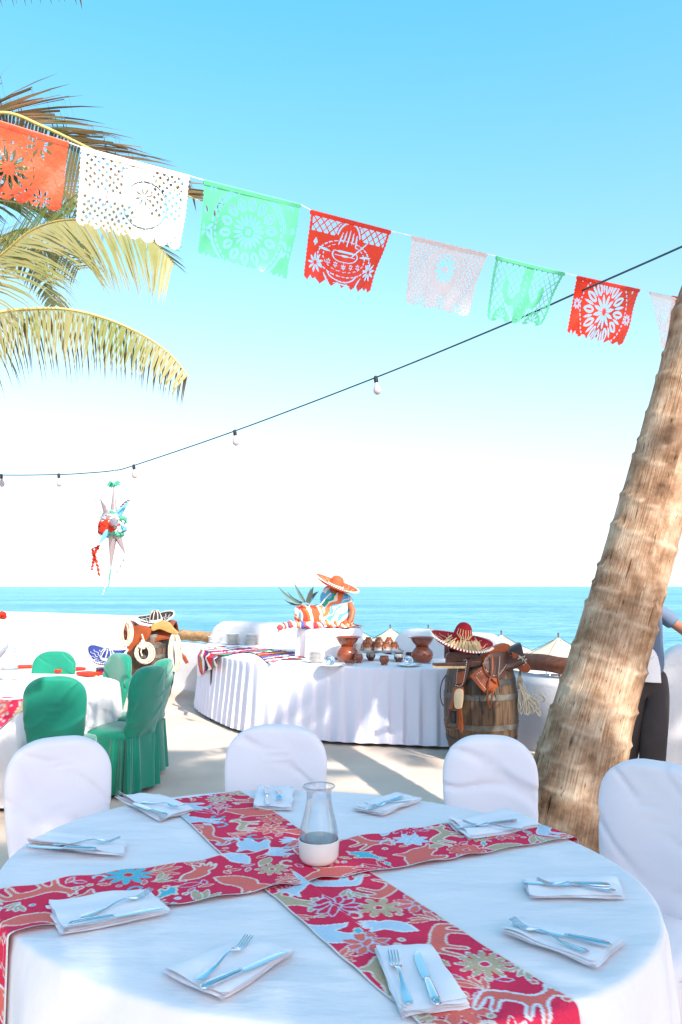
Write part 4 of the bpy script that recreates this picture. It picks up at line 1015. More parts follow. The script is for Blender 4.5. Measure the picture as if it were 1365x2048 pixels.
# cloth top
mb = MB(); mb.v = [tuple(p + Vector((0, 0, 0.001))) for p in per]; mb.f = [tuple(range(NP))]; mb.mi = [0]
o = mb.build('cloth_top', M['cloth'], smooth=False)
ct = thing('buffet_cloth', 'white cloth with a pleated skirt hanging to the floor around the curved buffet', 'tablecloth', (0, 0, 0)); o.parent = ct
arc = [0]
for i in range(NP): arc.append(arc[-1] + (per[(i + 1) % NP] - per[i]).length)
sub = []
for i in range(NP):
    for k in range(3): sub.append((per[i].lerp(per[(i + 1) % NP], k / 3), arc[i] + k / 3 * (arc[i + 1] - arc[i]), i, k / 3))
levels = [0.752, 0.742, 0.70, 0.66, 0.6, 0.5, 0.4, 0.3, 0.2, 0.1, 0.025]
vs = []; NS = len(sub)
for li, z in enumerate(levels):
    s = (0.752 - z) / 0.73
    for (p, a, i, k) in sub:
        n0 = nrm_at(i).lerp(nrm_at((i + 1) % NP), k) * sg
        a2 = a + 0.03 * fnoise(a * 1.5, 1)
        per_ = 0.155; ph = (a2 / per_) % 1.0
        pl = (ph / 0.75 if ph < 0.75 else (1 - ph) / 0.25)            # saw-like pleats
        pl = pl * pl * (3 - 2 * pl)
        amp = 0.0 if li < 1 else (0.010 + 0.055 * s) * (0.7 + 0.5 * fnoise(a * 0.8, 4))
        r = 0.004 + amp * pl + 0.035 * s + 0.012 * s * fnoise(a * 6, z * 3)
        zz = z if li < len(levels) - 1 else z + 0.015 * pl + 0.01 * fnoise(a * 2)
        vs.append((p.x + n0.x * r, p.y + n0.y * r, zz))
mb = MB(); fs = []
for i in range(len(levels) - 1):
    for q in range(NS): fs.append((i * NS + q, i * NS + (q + 1) % NS, (i + 1) * NS + (q + 1) % NS, (i + 1) * NS + q))
mb.add(vs, fs); mb.build('pleated_skirt', M['skirtcloth'], ct, auto=70)

# striped serape on the buffet
SER = [(.62, .03, .03), (.03, .04, .09), (.75, .70, .66), (.60, .04, .05), (.05, .10, .42), (.70, .12, .03), (.02, .25, .16), (.78, .72, .66), (.55, .02, .05), (.10, .04, .22), (.78, .30, .04), (.62, .03, .03), (.05, .12, .40), (.75, .7, .68)]
M['serape'] = stripe_mat('serape_weave', SER, (0.85, -0.55, 0.2), 0.62, 0.16, 3)
sr = thing('serape_blanket', 'multicoloured striped serape lying along the left half of the buffet', 'blanket')
upx = [(412, 1297), (440, 1294), (470, 1294), (500, 1296), (530, 1297), (560, 1301), (590, 1305), (613, 1308)]
lpx = [(404, 1299), (440, 1313), (474, 1307), (502, 1306), (520, 1313), (540, 1328), (560, 1320), (612, 1319)]
ua = resample(smoothline([P(x, y, .757) for x, y in upx], 8), 70); la = resample(smoothline([P(x, y, .757) for x, y in lpx], 8), 70)
vs = []
for i in range(70):
    for j in range(24):
        p = ua[i].lerp(la[i], j / 23); vs.append((p.x, p.y, .757 + 0.018 * abs(fnoise(p.x * 7, p.y * 9)) + 0.008 * math.sin(p.y * 26 + p.x * 9) ** 2))
MB().grid(vs, 70, 24).build('blanket_top', M['serape'], sr)
e0, e1 = P(404, 1300, .764), P(441, 1314, .764); vs = []
for i in range(24):
    for j in range(22):
        u, v = i / 23, j / 21; p = e0.lerp(e1, u); ln = lerp(0.33, 0.10, u ** 0.8)
        n_ = Vector((-0.7, -0.7, 0)).normalized()
        vs.append(p + n_ * (0.012 + 0.05 * min(1, v * 5) + 0.022 * math.sin(u * 14 + v * 2)) + Vector((0.02 * v, 0, -ln * v + 0.012 * (v == 0))))
MB().grid(vs, 24, 22).build('hanging_end', M['serape'], sr)

# plates, bowls
pl = 'plates stacked on the buffet'
def plate_mesh():
    return [(0, 0), (.07, 0), (.075, .004), (.11, .014), (.122, .017), (.1225, .0195), (.11, .0175), (.075, .0075), (.0, .006)]
pm = MB().lathe(plate_mesh(), n=40).build('plate', M['china']); pdata = pm.data
bpy.data.objects.remove(pm)
def plate(loc, sc, label, rot=(0, 0, 0), grp=pl):
    o = bpy.data.objects.new('plate', pdata); C.objects.link(o); o.location = loc; o.scale = (sc, sc, sc * 1.0); o.rotation_euler = rot
    return tag(o, label, 'plate', grp)
ordn = ['lowest', 'second', 'third', 'fourth', 'fifth', 'sixth', 'seventh', 'eighth', 'ninth', 'tenth', 'eleventh']
def stack(px, py, n, sc, dz, where, jit=0.004):
    p = P(px, py, ZT + 0.003)
    for i in range(n):
        w = 'topmost' if i == n - 1 else ordn[i] + (' from the bottom' if i else '')
        plate((p.x + random.uniform(-jit, jit), p.y + random.uniform(-jit, jit), p.z + i * dz), sc, 'white plate, %s, %s' % (w.replace(' from the bottom', ' from bottom'), where))
stack(466, 1289, 10, 0.88, 0.0145, 'in the leftmost stack behind the serape')
stack(503, 1290, 8, 0.86, 0.0190, 'in the second stack from the left')
stack(632, 1325, 9, 0.80, 0.0135, 'in the stack at the right end of the serape')
stack(664, 1314, 11, 0.80, 0.0135, 'in the stack just left of the left clay pot')
p = P(431, 1286, ZT + .003)
for i in range(3):
    o = MB().lathe([(0, 0), (.05, 0), (.085, .02), (.10, .05), (.097, .05), (.08, .022), (0, .006)], n=32).build('bowl', M['china']); o.location = (p.x, p.y, p.z + .022 * i)
    tag(o, 'white bowl, %s of three nested at the left end of the buffet' % ['lowest', 'middle', 'topmost'][i], 'bowl', 'bowls nested at the left end')
# forks lying on the plates
f0 = [o for o in C.objects if o.name.startswith('table_fork')][0]
pf = P(650, 1318, ZT)
for i in range(5):
    q = dup(f0, (pf.x - .06 + .03 * i, pf.y + .05, ZT + .155 + .006 * i), (0.2 * i, -0.35, 0.6 + 0.5 * i), 'fork lying on the plates beside the left clay pot, %s of five' % ['leftmost', 'second from left', 'middle', 'fourth from left', 'rightmost'][i]); q['group'] = 'forks piled on the buffet plates'
# clay pots with bowls
def clay_pot(px, py, label, lab2):
    p = P(px, py, ZT + 0.002)
    t = thing('clay_pot', label, 'pot', p)
    MB().lathe([(0, 0), (.075, 0), (.085, .006), (.112, .05), (.118, .085), (.108, .12), (.085, .150), (.072, .160), (.074, .168), (.066, .168), (.064, .155), (0, .15)], n=40).build('pot_body', M['clay'], t)
    t2 = thing('clay_bowl', lab2, 'bowl', p + Vector((0, 0, .1685)))
    MB().lathe([(0, 0), (.062, 0), (.066, .006), (.098, .040), (.118, .075), (.123, .085), (.145, .092), (.148, .098), (.143, .101), (.118, .097), (.110, .085), (.06, .018), (0, .014)], n=44).build('bowl_body', M['clay'], t2)
clay_pot(695, 1324, 'round red clay pot to the left of the tray, supporting a wide bowl', 'wide clay bowl standing on the left clay pot')
clay_pot(845, 1325, 'round red clay pot to the right of the tray, supporting a wide bowl', 'wide clay bowl standing on the right clay pot')
# clay cups: some carry the tray, others stand upside down on it
def clay_cup(loc, up, label, m, drips=True, s=1.0, grp=None, seed=0):
    t = thing('clay_cup', label, 'cup', loc, group=grp); t.scale = (s, s, s)
    prof = [(0, 0), (.032, 0), (.034, .004), (.030, .012), (.046, .032), (.050, .052), (.046, .072), (.043, .085), (.047, .092), (.042, .092), (.039, .08), (.044, .05), (0, .015)]
    if not up: prof = [(r, .092 - z) for r, z in prof]
    MB().lathe(prof, n=26).build('cup_body', m, t)
    if drips:
        rnd = random.Random(seed); mb = MB()
        for k in range(9):
            a = -PI / 2 + (k - 4) * 0.24; zt = rnd.uniform(.030, .056); vs = []
            for i in range(5):
                z = lerp(.006, zt, i / 4); zz = z if not up else .092 - z
                rr = np.interp((.092 - z) if not up else zz, [0, .012, .032, .052, .072, .085, .092], [.034, .031, .046, .050, .046, .043, .047]) + .0015
                w = .10 * (1 - (i / 4) ** 2 * .8)
                for s_ in (-1, 1): vs.append((rr * math.cos(a + s_ * w), rr * math.sin(a + s_ * w), zz))
            mb.grid(vs, 5, 2)
        mb.build('white_drips', M['whiteglaze'], t)
    return t
tp = P(752, 1322, ZT)
cups = [(717, 1326, M['clay'], 'left front'), (742, 1321, M['darkclay'], 'left rear'), (769, 1330, M['clay'], 'right front'), (798, 1324, M['darkclay'], 'right rear')]
for px, py, m, w in cups: clay_cup(P(px, py, ZT + .002), True, 'small glazed clay cup holding up the tray at its %s corner' % w, m, m is M['darkclay'], 1.02, 'cups holding up the tray', px)
clay_cup(P(820, 1321, ZT + .002), True, 'brown clay cup between the tray and the right pot', M['darkclay'], False, 0.95, None, 1)
tray = thing('serving_tray', 'grey board tray of upside down clay cups standing on small cups', 'tray', (tp.x, tp.y, ZT + .098), 0.08)
MB().box((0, 0, .006), (.56, .24, .012)).build('tray_board', M['board'], tray, bevel=.002)
for sx, sy, dx, dy in ((0, -.123, .56, .008), (0, .123, .56, .008), (-.283, 0, .008, .24), (.283, 0, .008, .24)):
    MB().box((sx, sy, .014), (dx, dy, .02)).build('tray_edge', M['metal'], tray)
ct_ = [(-.09, -.06, 0), (.02, -.07, 0), (.115, -.06, 0), (.20, -.04, 0), (-.11, .05, 0), (.0, .05, 0), (.10, .05, 0), (.19, .055, 0), (-.08, .0, 1), (.035, .01, 1), (.145, .01, 1)]
nm = ['front row far left', 'front row second', 'front row third', 'front row far right', 'rear row far left', 'rear row second', 'rear row third', 'rear row far right', 'upper layer left', 'upper layer middle', 'upper layer right']
for i, (dx, dy, l) in enumerate(ct_):
    c = Vector((tp.x + dx, tp.y + dy, ZT + .098 + .013 + .088 * l * .62 + (.0 if not l else .0)))
    if l: c.z = ZT + .098 + .013 + .060
    clay_cup(c, False, 'upside down terracotta cup on the tray, ' + nm[i], M['terracotta'], True, 1.0 if not l else .9, 'upside down cups on the tray', i)
t = thing('white_mug', 'small white cup at the left end of the tray', 'cup', (tp.x - .20, tp.y - .03, ZT + .111))
MB().lathe([(0, 0), (.03, 0), (.042, .03), (.045, .075), (.042, .075), (.038, .03), (0, .006)], n=24).build('mug_body', M['china'], t)
MB().tube([(.04 + .02 * math.sin(a), 0, .04 + .022 * math.cos(a)) for a in np.linspace(0, PI, 8)], .004, n=6).build('handle', M['china'], t)
def ladle(px, py, label, hdir):
    p = P(px, py, ZT + .02)
    plate((p.x, p.y, ZT + .003), 1.05, 'flat white plate under the ' + label, grp='plates under the ladles')
    t = thing('ladle', label, 'ladle', (p.x - .02, p.y - .02, ZT + .062), 0, 'ladles on the buffet')
    R = Matrix.Rotation(math.radians(68), 3, 'X') @ Matrix.Rotation(math.radians(15), 3, 'Y')
    prof = [(.048 * math.sin(a), -.048 * math.cos(a) + .015) for a in np.linspace(0, PI / 2, 9)] + [(.050, .018), (.046, .017)] + [(.045 * math.sin(a), -.045 * math.cos(a) + .016) for a in np.linspace(PI / 2, 0, 9)]
    MB().lathe(prof, n=28, R=R).build('ladle_bowl', M['metal'], t)
    MB().tube([(0, 0, .0), (hdir * .06, .02, -.02), (hdir * .16, .05, -.035), (hdir * .24, .06, -.038)], [.005, .004, .004, .005], n=6).build('ladle_handle', M['metal'], t)
ladle(664, 1330, 'steel ladle in front of the left clay pot', 1)
ladle(819, 1329, 'steel ladle in front of the right clay pot', 1)
o = MB().lathe([(0, 0), (.035, 0), (.06, .03), (.075, .045), (.072, .045), (.03, .006), (0, .005)], n=28).build('saucer', M['clay']); o.location = P(700, 1330, ZT + .003)
tag(o, 'shallow clay saucer in front of the left clay pot', 'saucer')

# ---------------------------------------------------------------- pedestal, agave and seated doll
pc = at(660, 1265, 9.25); px0, py0 = pc.x, 9.25; ZP = 1.085
ped = thing('pedestal', 'round pedestal draped in white cloth on the buffet', 'pedestal', (px0, py0, ZT + .002))
H = ZP - ZT
MB().lathe([(0, 0), (.35, 0), (.35, H - .01), (0, H - .01)], n=40).build('drum', M['board'], ped)
NCc = 240; vs = []; prof = [(.0, H), (.2, H), (.34, H), (.362, H - .004), (.37, H - .016)] + [(.372, H - d) for d in (.05, .1, .16, .22, .28, .315)]
for i, (r, z) in enumerate(prof):
    for q in range(NCc):
        a = 2 * PI * q / NCc; s = max(0, (H - z) / H); f = (.5 + .5 * math.sin(13 * a + 3 * fnoise(math.cos(a) * 2, math.sin(a) * 2))) ** 1.5
        rr = max(r, .001) + .05 * s ** .8 * f * (0.4 + abs(fnoise(math.cos(a) * 2, math.sin(a) * 2, 9)))
        vs.append((rr * math.cos(a), rr * math.sin(a), z))
mb = MB(); mb.add(vs, [(i * NCc + q, i * NCc + (q + 1) % NCc, (i + 1) * NCc + (q + 1) % NCc, (i + 1) * NCc + q) for i in range(len(prof) - 1) for q in range(NCc)]); mb.build('draped_cloth', M['cloth'], ped, auto=70)
BL = [(.10, .45, .70), (.78, .74, .70), (.05, .25, .62), (.72, .12, .06), (.78, .74, .70), (.12, .50, .72), (.03, .35, .22), (.78, .74, .68), (.75, .20, .08), (.10, .45, .70), (.80, .76, .72)]
OR = [(.78, .17, .05), (.80, .74, .68), (.72, .10, .04), (.80, .75, .70), (.80, .26, .08), (.20, .48, .65), (.80, .76, .7), (.70, .08, .04)]
M['ser_blue'] = stripe_mat('blue_serape', BL, (0.75, 0.2, -0.75), 1.3, 0.16, 5); M['ser_orange'] = stripe_mat('orange_serape', OR, (1, 0.2, 0.25), 1.0, 0.08, 8)
M['ser_red'] = stripe_mat('red_white_serape', [(.70, .08, .06), (.80, .72, .68), (.65, .05, .08), (.78, .30, .15), (.80, .74, .70), (.10, .10, .30)], (0.9, 0.3, 0.5), 1.8, 0.1, 9)
# blanket spread on the pedestal
cx = Vector((px0, py0, ZP))
def drape(name, c, rx, ry, z0, amp, m, parent, lob=9, seed=0, n=90, k=12):
    vs = []
    for i in range(k):
        s = (i + .001) / (k - 1)
        for q in range(n):
            a = 2 * PI * q / n; w = 1 + .16 * math.sin(lob * a + seed) * s + .15 * fnoise(math.cos(a) * 2, math.sin(a) * 2, seed)
            z = z0 * (1 - s ** 2.2) + amp * abs(fnoise(math.cos(a) * 4 * s, math.sin(a) * 4 * s, seed)) + .004
            vs.append((c[0] + rx * s * w * math.cos(a), c[1] + ry * s * w * math.sin(a), c[2] + z))
    mb = MB(); mb.add(vs, [(i * n + q, i * n + (q + 1) % n, (i + 1) * n + (q + 1) % n, (i + 1) * n + q) for i in range(k - 1) for q in range(n)])
    return mb.build(name, m, parent, auto=70)
pk = px0 * 0
bl = thing('serape_blanket', 'orange striped serape spread over the pedestal under the seated doll', 'blanket', (px0, py0, ZP))
drape('spread', (0.02, -0.03, 0.004), .33, .30, .035, .05, M['ser_orange'], bl, 7, 3)
def dl(px, py, d=9.05): return at(px, py, d)
# rolled edge on the left
mb = MB(); pts = [dl(552, 1262, 9.0), dl(562, 1254, 9.0), dl(580, 1249, 9.0), dl(600, 1250, 9.0), dl(625, 1251, 8.96), dl(650, 1252, 8.93)]
mb.tube([p - Vector((px0, py0, ZP)) for p in smoothline(pts, 6)], [.02 + .012 * math.sin(i * .9) ** 2 + .012 * min(1, i / 12) for i in range(31)], n=10); mb.build('rolled_edge', M['ser_red'], bl)
mb = MB()
for (x, y, r, s) in [(612, 1249, .05, 1.5), (632, 1250, .045, 1.6), (650, 1246, .05, 1.0), (668, 1250, .05, 1.5), (690, 1250, .05, 1.6), (645, 1243, .045, 1.0)]:
    mb.sphere(dl(x, y, 9.02) - Vector((px0, py0, ZP)), (r * s, .05, r * .8), 16, 9)
mb.build('bunched_folds', M['ser_orange'], bl)
# agave pot wrapped in serape
ap = dl(623, 1250, 9.12); t = thing('agave_plant', 'spiky blue grey agave in a pot wrapped in striped cloth', 'plant', (ap.x, 9.12, ZP + .012))
MB().lathe([(0, 0), (.10, 0), (.135, .03), (.155, .10), (.15, .17), (.135, .215), (.15, .235), (.12, .24), (0, .21)], n=36, fn=lambda p, a, r: p * (1 + .04 * math.sin(7 * a))).build('wrapped_pot', M['ser_orange'], t)
MB().sphere((-.15, -.03, .17), (.045, .05, .065), 12, 8).sphere((-.155, -.03, .10), (.035, .04, .05), 12, 8).build('cloth_knot', M['ser_red'], t)
base = dl(612, 1207, 9.12)
for (x, y, bx, by, w, bend) in [(556, 1172, 595, 1206, .030, .02), (576, 1184, 604, 1206, .030, .03), (587, 1162, 610, 1205, .024, .01), (628, 1172, 616, 1205, .034, -.005), (622, 1176, 614, 1205, .02, .0), (638, 1183, 618, 1206, .026, -.02), (570, 1200, 604, 1208, .02, .02)]:
    a = dl(bx, by, 9.08); b = dl(x, y, 9.0 + random.uniform(-.15, .15)); vs = []; N = 12
    for i in range(N + 1):
        s = i / N; c = a.lerp(b, s) + Vector((0, 0, bend * math.sin(PI * s) * -1.2)) - t.location
        ww = w * .62 * (0.55 + .75 * math.sin(PI * min(1, s * .9 + .15))) * (1 - s ** 3) + .001; d = (b - a).normalized(); sdv = d.cross(Vector((0, -1, 0.2))).normalized()
        vs += [c - sdv * ww, c + Vector((0, .012, -.004)) * 1.0, c + sdv * ww, c + Vector((0, .02 * (1 - s), -.004))]
    mb = MB(); mb.grid([v for v in vs], N + 1, 4); mb.f += [(i * 4 + 3, i * 4, i * 4 + 4, i * 4 + 7) for i in range(N)]; mb.mi += [0] * N
    mb.build('agave_leaf', M['agave'], t)
# seated doll
dc = dl(672, 1250, 9.2); doll = thing('seated_doll', 'doll slumped on the pedestal in a blue striped serape', 'doll', (dc.x, 9.2, ZP + .02))
o_ = doll.location
def D(px, py, d=9.2): return at(px, py, d) - o_
vs = []; K = 26; NQ = 64
secs = [(669, 1253, 37, .19), (668, 1247, 38, .19), (670, 1238, 36, .18), (673, 1228, 33, .16), (674, 1217, 32, .15), (675, 1206, 33, .14), (674, 1197, 32, .13), (670, 1189, 27, .12), (665, 1183, 20, .10), (662, 1177, 14, .08), (661, 1172, 8, .05)]
for i in range(K):
    f = i / (K - 1) * (len(secs) - 1); k = min(int(f), len(secs) - 2); u = f - k
    x, y, w, dpt = [lerp(secs[k][j], secs[k + 1][j], u) for j in range(4)]
    c = D(x, y); rw = w / F * 9.2
    for q in range(NQ):
        a = 2 * PI * q / NQ; fo = 1 + .05 * math.sin(5 * a + i * .25) * (1 - i / K) + .06 * fnoise(math.cos(a) * 2, math.sin(a) * 2, i * .15)
        vs.append((c.x + rw * math.cos(a) * fo, c.y + dpt * math.sin(a) * fo, c.z))
mb = MB(); mb.add(vs, [(i * NQ + q, i * NQ + (q + 1) % NQ, (i + 1) * NQ + (q + 1) % NQ, (i + 1) * NQ + q) for i in range(K - 1) for q in range(NQ)] + [tuple((K - 1) * NQ + q for q in range(NQ))])
mb.build('serape', M['ser_blue'], doll, auto=80)
# knees/arms of clay
mb = MB(); mb.tube([D(700, 1206, 9.1), D(706, 1222, 9.06), D(703, 1238, 9.02), D(698, 1246, 9.0)], [.03, .034, .028, .022], n=10)
mb.build('arm', M['terracotta'], doll)
mb = MB(); mb.sphere(D(698, 1248, 9.0), (.028, .02, .022), 10, 7)
for k in range(4): mb.tube([D(694 + 3 * k, 1249, 8.99), D(693 + 3.2 * k, 1253, 8.97), D(694 + 3 * k, 1256, 8.97)], .0065, n=6)
mb.tube([D(692, 1247, 8.99), D(689, 1250, 8.97)], .007, n=6); mb.build('hand', M['terracotta'], doll)
MB().sphere(D(668, 1187, 9.16), (.075, .075, .09), 18, 12).build('head', M['terracotta'], doll)
MB().tube([D(640, 1212, 9.02), D(652, 1196, 9.02), D(662, 1186, 9.02)], .006, n=6).build('sash_cord', M['string'], doll)
mb = MB()
for k, (x, y) in enumerate([(655, 1248), (672, 1250), (690, 1249)]): mb.tube([D(x - 16, y + 3, 9.03), D(x, y - 3, 9.0), D(x + 14, y + 4, 9.02)], [.02, .035, .02], n=10)
mb.build('lap_folds', M['ser_orange'], doll)

# sombreros
def sombrero(loc, R_, rad, mfelt, mtrim, label, crown_h=0.16, band=None, upturn=0.28, saddle=0.12, straw=False, stripes=None, pat=None):
    t = thing('sombrero', label, 'sombrero', loc, rot=R_)
    k = rad / 0.28
    def bend(p, a, r):
        if r > .10 * k: p = Vector((p.x, p.y, p.z + saddle * math.cos(2 * a) * ((r - .10 * k) / (.18 * k)) ** 2 * k * .5))
        return p
    prof = [(.095, -.006), (.13, -.004), (.18, .004), (.23, .024), (.262, .052), (.276, .085 * upturn / .28), (.283, .088 * upturn / .28), (.281, .083 * upturn / .28), (.268, .048), (.235, .014), (.18, -.006), (.095, -.012)]
    prof = [(r * k, z * k) for r, z in prof]
    MB().lathe(prof, n=72, fn=bend).build('brim', mfelt, t)
    cp = [(.098, -.008), (.094, .02), (.086, .06), (.078, .10), (.068, .13), (.05, .152), (.025, .163), (.001, .166)]
    MB().lathe([(r * k, z * k * crown_h / .16) for r, z in cp], n=36).build('crown', mfelt, t)
    mb = MB(); N = 66
    for q in range(N):
        a = 2 * PI * q / N; r = .281 * k; p = bend(Vector((r * math.cos(a), r * math.sin(a), .086 * upturn / .28 * k)), a, r)
        mb.box(p, (.022 * k, .012 * k, .012 * k), rz=a)
    mb.build('edge_stitching', mtrim, t)
    mb = MB()
    for q in range(14):
        a = 2 * PI * q / 14; pts = []
        for s in range(9):
            rr = lerp(.13, .24, s / 8) * k; aa = a + .13 * math.sin(s * 1.1); zz = np.interp(rr / k, [.13, .18, .23, .262], [-.004, .004, .024, .052]) * k + .004
            pts.append(bend(Vector((rr * math.cos(aa), rr * math.sin(aa), zz)), aa, rr))
        mb.tube(pts, .003 * k, n=5)
    mb.build('brim_embroidery', pat or mtrim, t)
    if band:
        mb = MB().lathe([(.101 * k, -.006 * k), (.103 * k, .01 * k), (.100 * k, .028 * k), (.094 * k, .03 * k)], n=36); mb.build('hat_band', band, t)
    if stripes:
        for q in range(8):
            a = 2 * PI * q / 8; MB().tube([((np.interp(z, [0, .06, .13, .152, .163], [.094, .086, .068, .05, .025]) + .003) * k * math.cos(a + z * 2), (np.interp(z, [0, .06, .13, .152, .163], [.094, .086, .068, .05, .025]) + .003) * k * math.sin(a + z * 2), z * k * crown_h / .16) for z in (.03, .06, .09, .12, .14, .152, .162)], .007 * k, n=6).build('crown_piping', stripes, t)
    return t
sp = at(671, 1173, 9.12)
sombrero(sp, (math.radians(14), math.radians(19), 0.3), 0.265, M['orangefelt'], M['stitch'], 'orange red sombrero tilted on the head of the seated doll', 0.13, upturn=.14, saddle=.02, band=M['stitch'], pat=M['raffia'])

# ---------------------------------------------------------------- barrels
def barrel(c, label, h=0.90, r=0.335, rz=0.0):
    t = thing('wooden_barrel', label, 'barrel', c, rz); NSt = 22
    def rad(z): u = (z / h - .5) * 2; return r * (1 - .20 * u * u)
    for s in range(NSt):
        a0, a1 = 2 * PI * s / NSt + .006, 2 * PI * (s + 1) / NSt - .006; vs = []; N = 12
        wob = random.uniform(-.002, .002)
        for i in range(N + 1):
            z = h * i / N
            for a, dr in ((a0, 0), ((a0 + a1) / 2, .0008), (a1, 0), (a1, -.028), (a0, -.028)):
                vs.append(((rad(z) + dr + wob) * math.cos(a), (rad(z) + dr + wob) * math.sin(a), z))
        mb = MB(); fs = []
        for i in range(N):
            for k in range(5): fs.append((i * 5 + k, i * 5 + (k + 1) % 5, (i + 1) * 5 + (k + 1) % 5, (i + 1) * 5 + k))
        fs += [tuple(range(5))[::-1], tuple(N * 5 + k for k in range(5))]
        mb.add(vs, fs).build('stave', M['stave'], t, auto=50)
    for z in (.05, .19, .32, .58, .71, .85):
        w = .024; zz = z * h / .9
        MB().lathe([(rad(zz - w) + .001, zz - w), (rad(zz - w) + .006, zz - w), (rad(zz + w) + .006, zz + w), (rad(zz + w) + .001, zz + w)], n=44).build('hoop', M['darkmetal'] if z not in (.58, .32) else M['hoopgrey'], t)
    for k in range(5):
        x0 = -.25 + k * .10; x1 = x0 + .098; ya = lambda x: math.sqrt(max(0, (rad(h) - .03) ** 2 - x * x))
        MB().slab([(x0, -ya(x0), h - .03), (x1, -ya(x1), h - .03), (x1, ya(x1), h - .03), (x0, ya(x0), h - .03)], (0, 0, 1), .012).build('lid_board', M['stave'], t, smooth=False)
    return t
M['hoopgrey'] = mat('weathered_hoop', (0.16, 0.15, 0.13), 0.5, metal=0.4, col2=(.07, .06, .05), scale=14)
BD = 7.42; bX = at(962, 1400, BD).x
bar_r = barrel((bX, BD, 0), 'old wooden barrel at the right end of the buffet with a saddle on it')
BL_D = 11.45; bLX = at(303, 1300, BL_D).x
bar_l = barrel((bLX, BL_D, 0), 'old wooden barrel on the left behind the green chairs, hung with ropes', h=0.92, r=0.33)
def coil(name, pts_fn, turns, r, m, parent, n=40, jit=.012, seed=0):
    rnd = random.Random(seed); pts = []
    for t in range(turns):
        j = [rnd.uniform(-jit, jit) for _ in range(6)]
        for k in range(n):
            s = k / n; pts.append(pts_fn(2 * PI * s, t, j))
    MB().tube(pts, r, n=6).build(name, m, parent)
def sheet(name, px, dfun, th, m, parent, o0, smooth_=True, sub=2):
    pts = [Vector((x, y, 0)) for x, y in px]
    if smooth_:
        cl = smoothline(pts + [pts[0]], 4)[:-1]
    else: cl = pts
    cl = [Vector((p.x, p.y, 0)) for p in cl]
    bm = bmesh.new(); vv = [bm.verts.new(p) for p in cl]; bm.faces.new(vv)
    bmesh.ops.triangulate(bm, faces=bm.faces[:])
    bmesh.ops.subdivide_edges(bm, edges=[e for e in bm.edges if e.calc_length() > 6], cuts=sub, use_grid_fill=True)
    bmesh.ops.triangulate(bm, faces=bm.faces[:])
    bm.normal_update()
    for v in bm.verts: v.co = at(v.co.x, v.co.y, dfun(v.co.x, v.co.y)) - o0
    me = bpy.data.meshes.new(name); bm.to_mesh(me); bm.free(); me.materials.append(m)
    for p in me.polygons: p.use_smooth = True
    o = bpy.data.objects.new(name, me); C.objects.link(o); o.parent = parent
    md = o.modifiers.new('solid', 'SOLIDIFY'); md.thickness = th; md.offset = 0
    bv = o.modifiers.new('bevel', 'BEVEL'); bv.width = th * .3; bv.segments = 2; bv.limit_method = 'ANGLE'
    return o
def bd(off=0.02, cxp=962, R=.335, dc=BD):
    def f(x, y):
        X = (x - cxp) / F * dc; yy = (y - 1400) / F * dc
        rr = R * (1 - .2 * (min(abs((1410 - y) / F * dc) / .45, 1)) ** 2)
        return dc - math.sqrt(max(rr * rr - X * X, 0.012)) - off
    return f
def stitches(pxl, dfun, parent, o0, spacing=3.2, s=.0055, m=None):
    pts = resample(smoothline([Vector((x, y, 0)) for x, y in pxl], 6), max(4, int(sum(math.dist(a, b) for a, b in zip(pxl, pxl[1:])) / spacing)))
    mb = MB()
    for p in pts: mb.box(at(p.x, p.y, dfun(p.x, p.y)) - o0, (s, s * .8, s))
    return mb.build('stitching', m or M['stitch'], parent, smooth=False)
def tubepx(name, pxl, d, r, m, parent, o0, n=6):
    f = d if callable(d) else (lambda x, y: d)
    pts = smoothline([Vector((q[0], q[1], q[2] if len(q) > 2 else 0)) for q in pxl], 6)
    return MB().tube([at(p.x, p.y, f(p.x, p.y) + (p.z if len(pxl[0]) > 2 else 0)) - o0 for p in pts], r, n=n).build(name, m, parent)

sad = thing('saddle', 'brown and tan stitched leather saddle laid over the right barrel', 'saddle', (bX, BD, .9)); so = sad.location.copy()
f1 = bd(.03); f2 = bd(.05); f3 = bd(.075)
# seat body and cantle (solid)
vs = []; N1, N2 = 26, 18
for i in range(N1):
    u = i / (N1 - 1)
    for j in range(N2):
        v = j / (N2 - 1) - .5
        x = lerp(-.30, .36, u); sag = .05 * math.sin(PI * u); hh = .015 + .04 * max(0, (u - .72) / .28) ** 1.6 + .06 * max(0, (.25 - u) / .25) ** 2
        w = .22 + .05 * math.sin(PI * u); y = v * 2 * w; z = .085 + hh - sag * .6 - .30 * (abs(v) * 2) ** 2.6 * .55
        vs.append((x, y, z))
MB().grid(vs, N1, N2).build('seat', M['leather'], sad, solid=.02)
sheet('cantle', [(958, 1322), (963, 1308), (978, 1296), (1002, 1287), (1017, 1288), (1019, 1296), (1008, 1303), (985, 1308), (970, 1318)], lambda x, y: BD - .22, .06, M['tanleather'], sad, so)
sheet('skirt_board', [(866, 1326), (900, 1325), (935, 1323), (960, 1322), (962, 1331), (935, 1335), (905, 1335), (868, 1331)], lambda x, y: BD - .30, .02, M['leather'], sad, so)
mb = MB()
for k in range(24):
    x = 868 + k * 2.9; mb.box(at(x, 1334.5, BD - .31) - so, (.011, .01, .02))
mb.build('fringe', M['raffia'], sad)
sheet('pommel', [(892, 1330), (893, 1310), (905, 1304), (925, 1306), (950, 1308), (962, 1314), (955, 1326), (930, 1328), (905, 1328)], lambda x, y: BD - .27, .05, M['leather'], sad, so)
sheet('flap', [(966, 1326), (974, 1312), (995, 1304), (1018, 1301), (1032, 1310), (1026, 1330), (1010, 1350), (1000, 1357), (986, 1358), (978, 1352), (972, 1338)], f2, .014, M['leather'], sad, so)
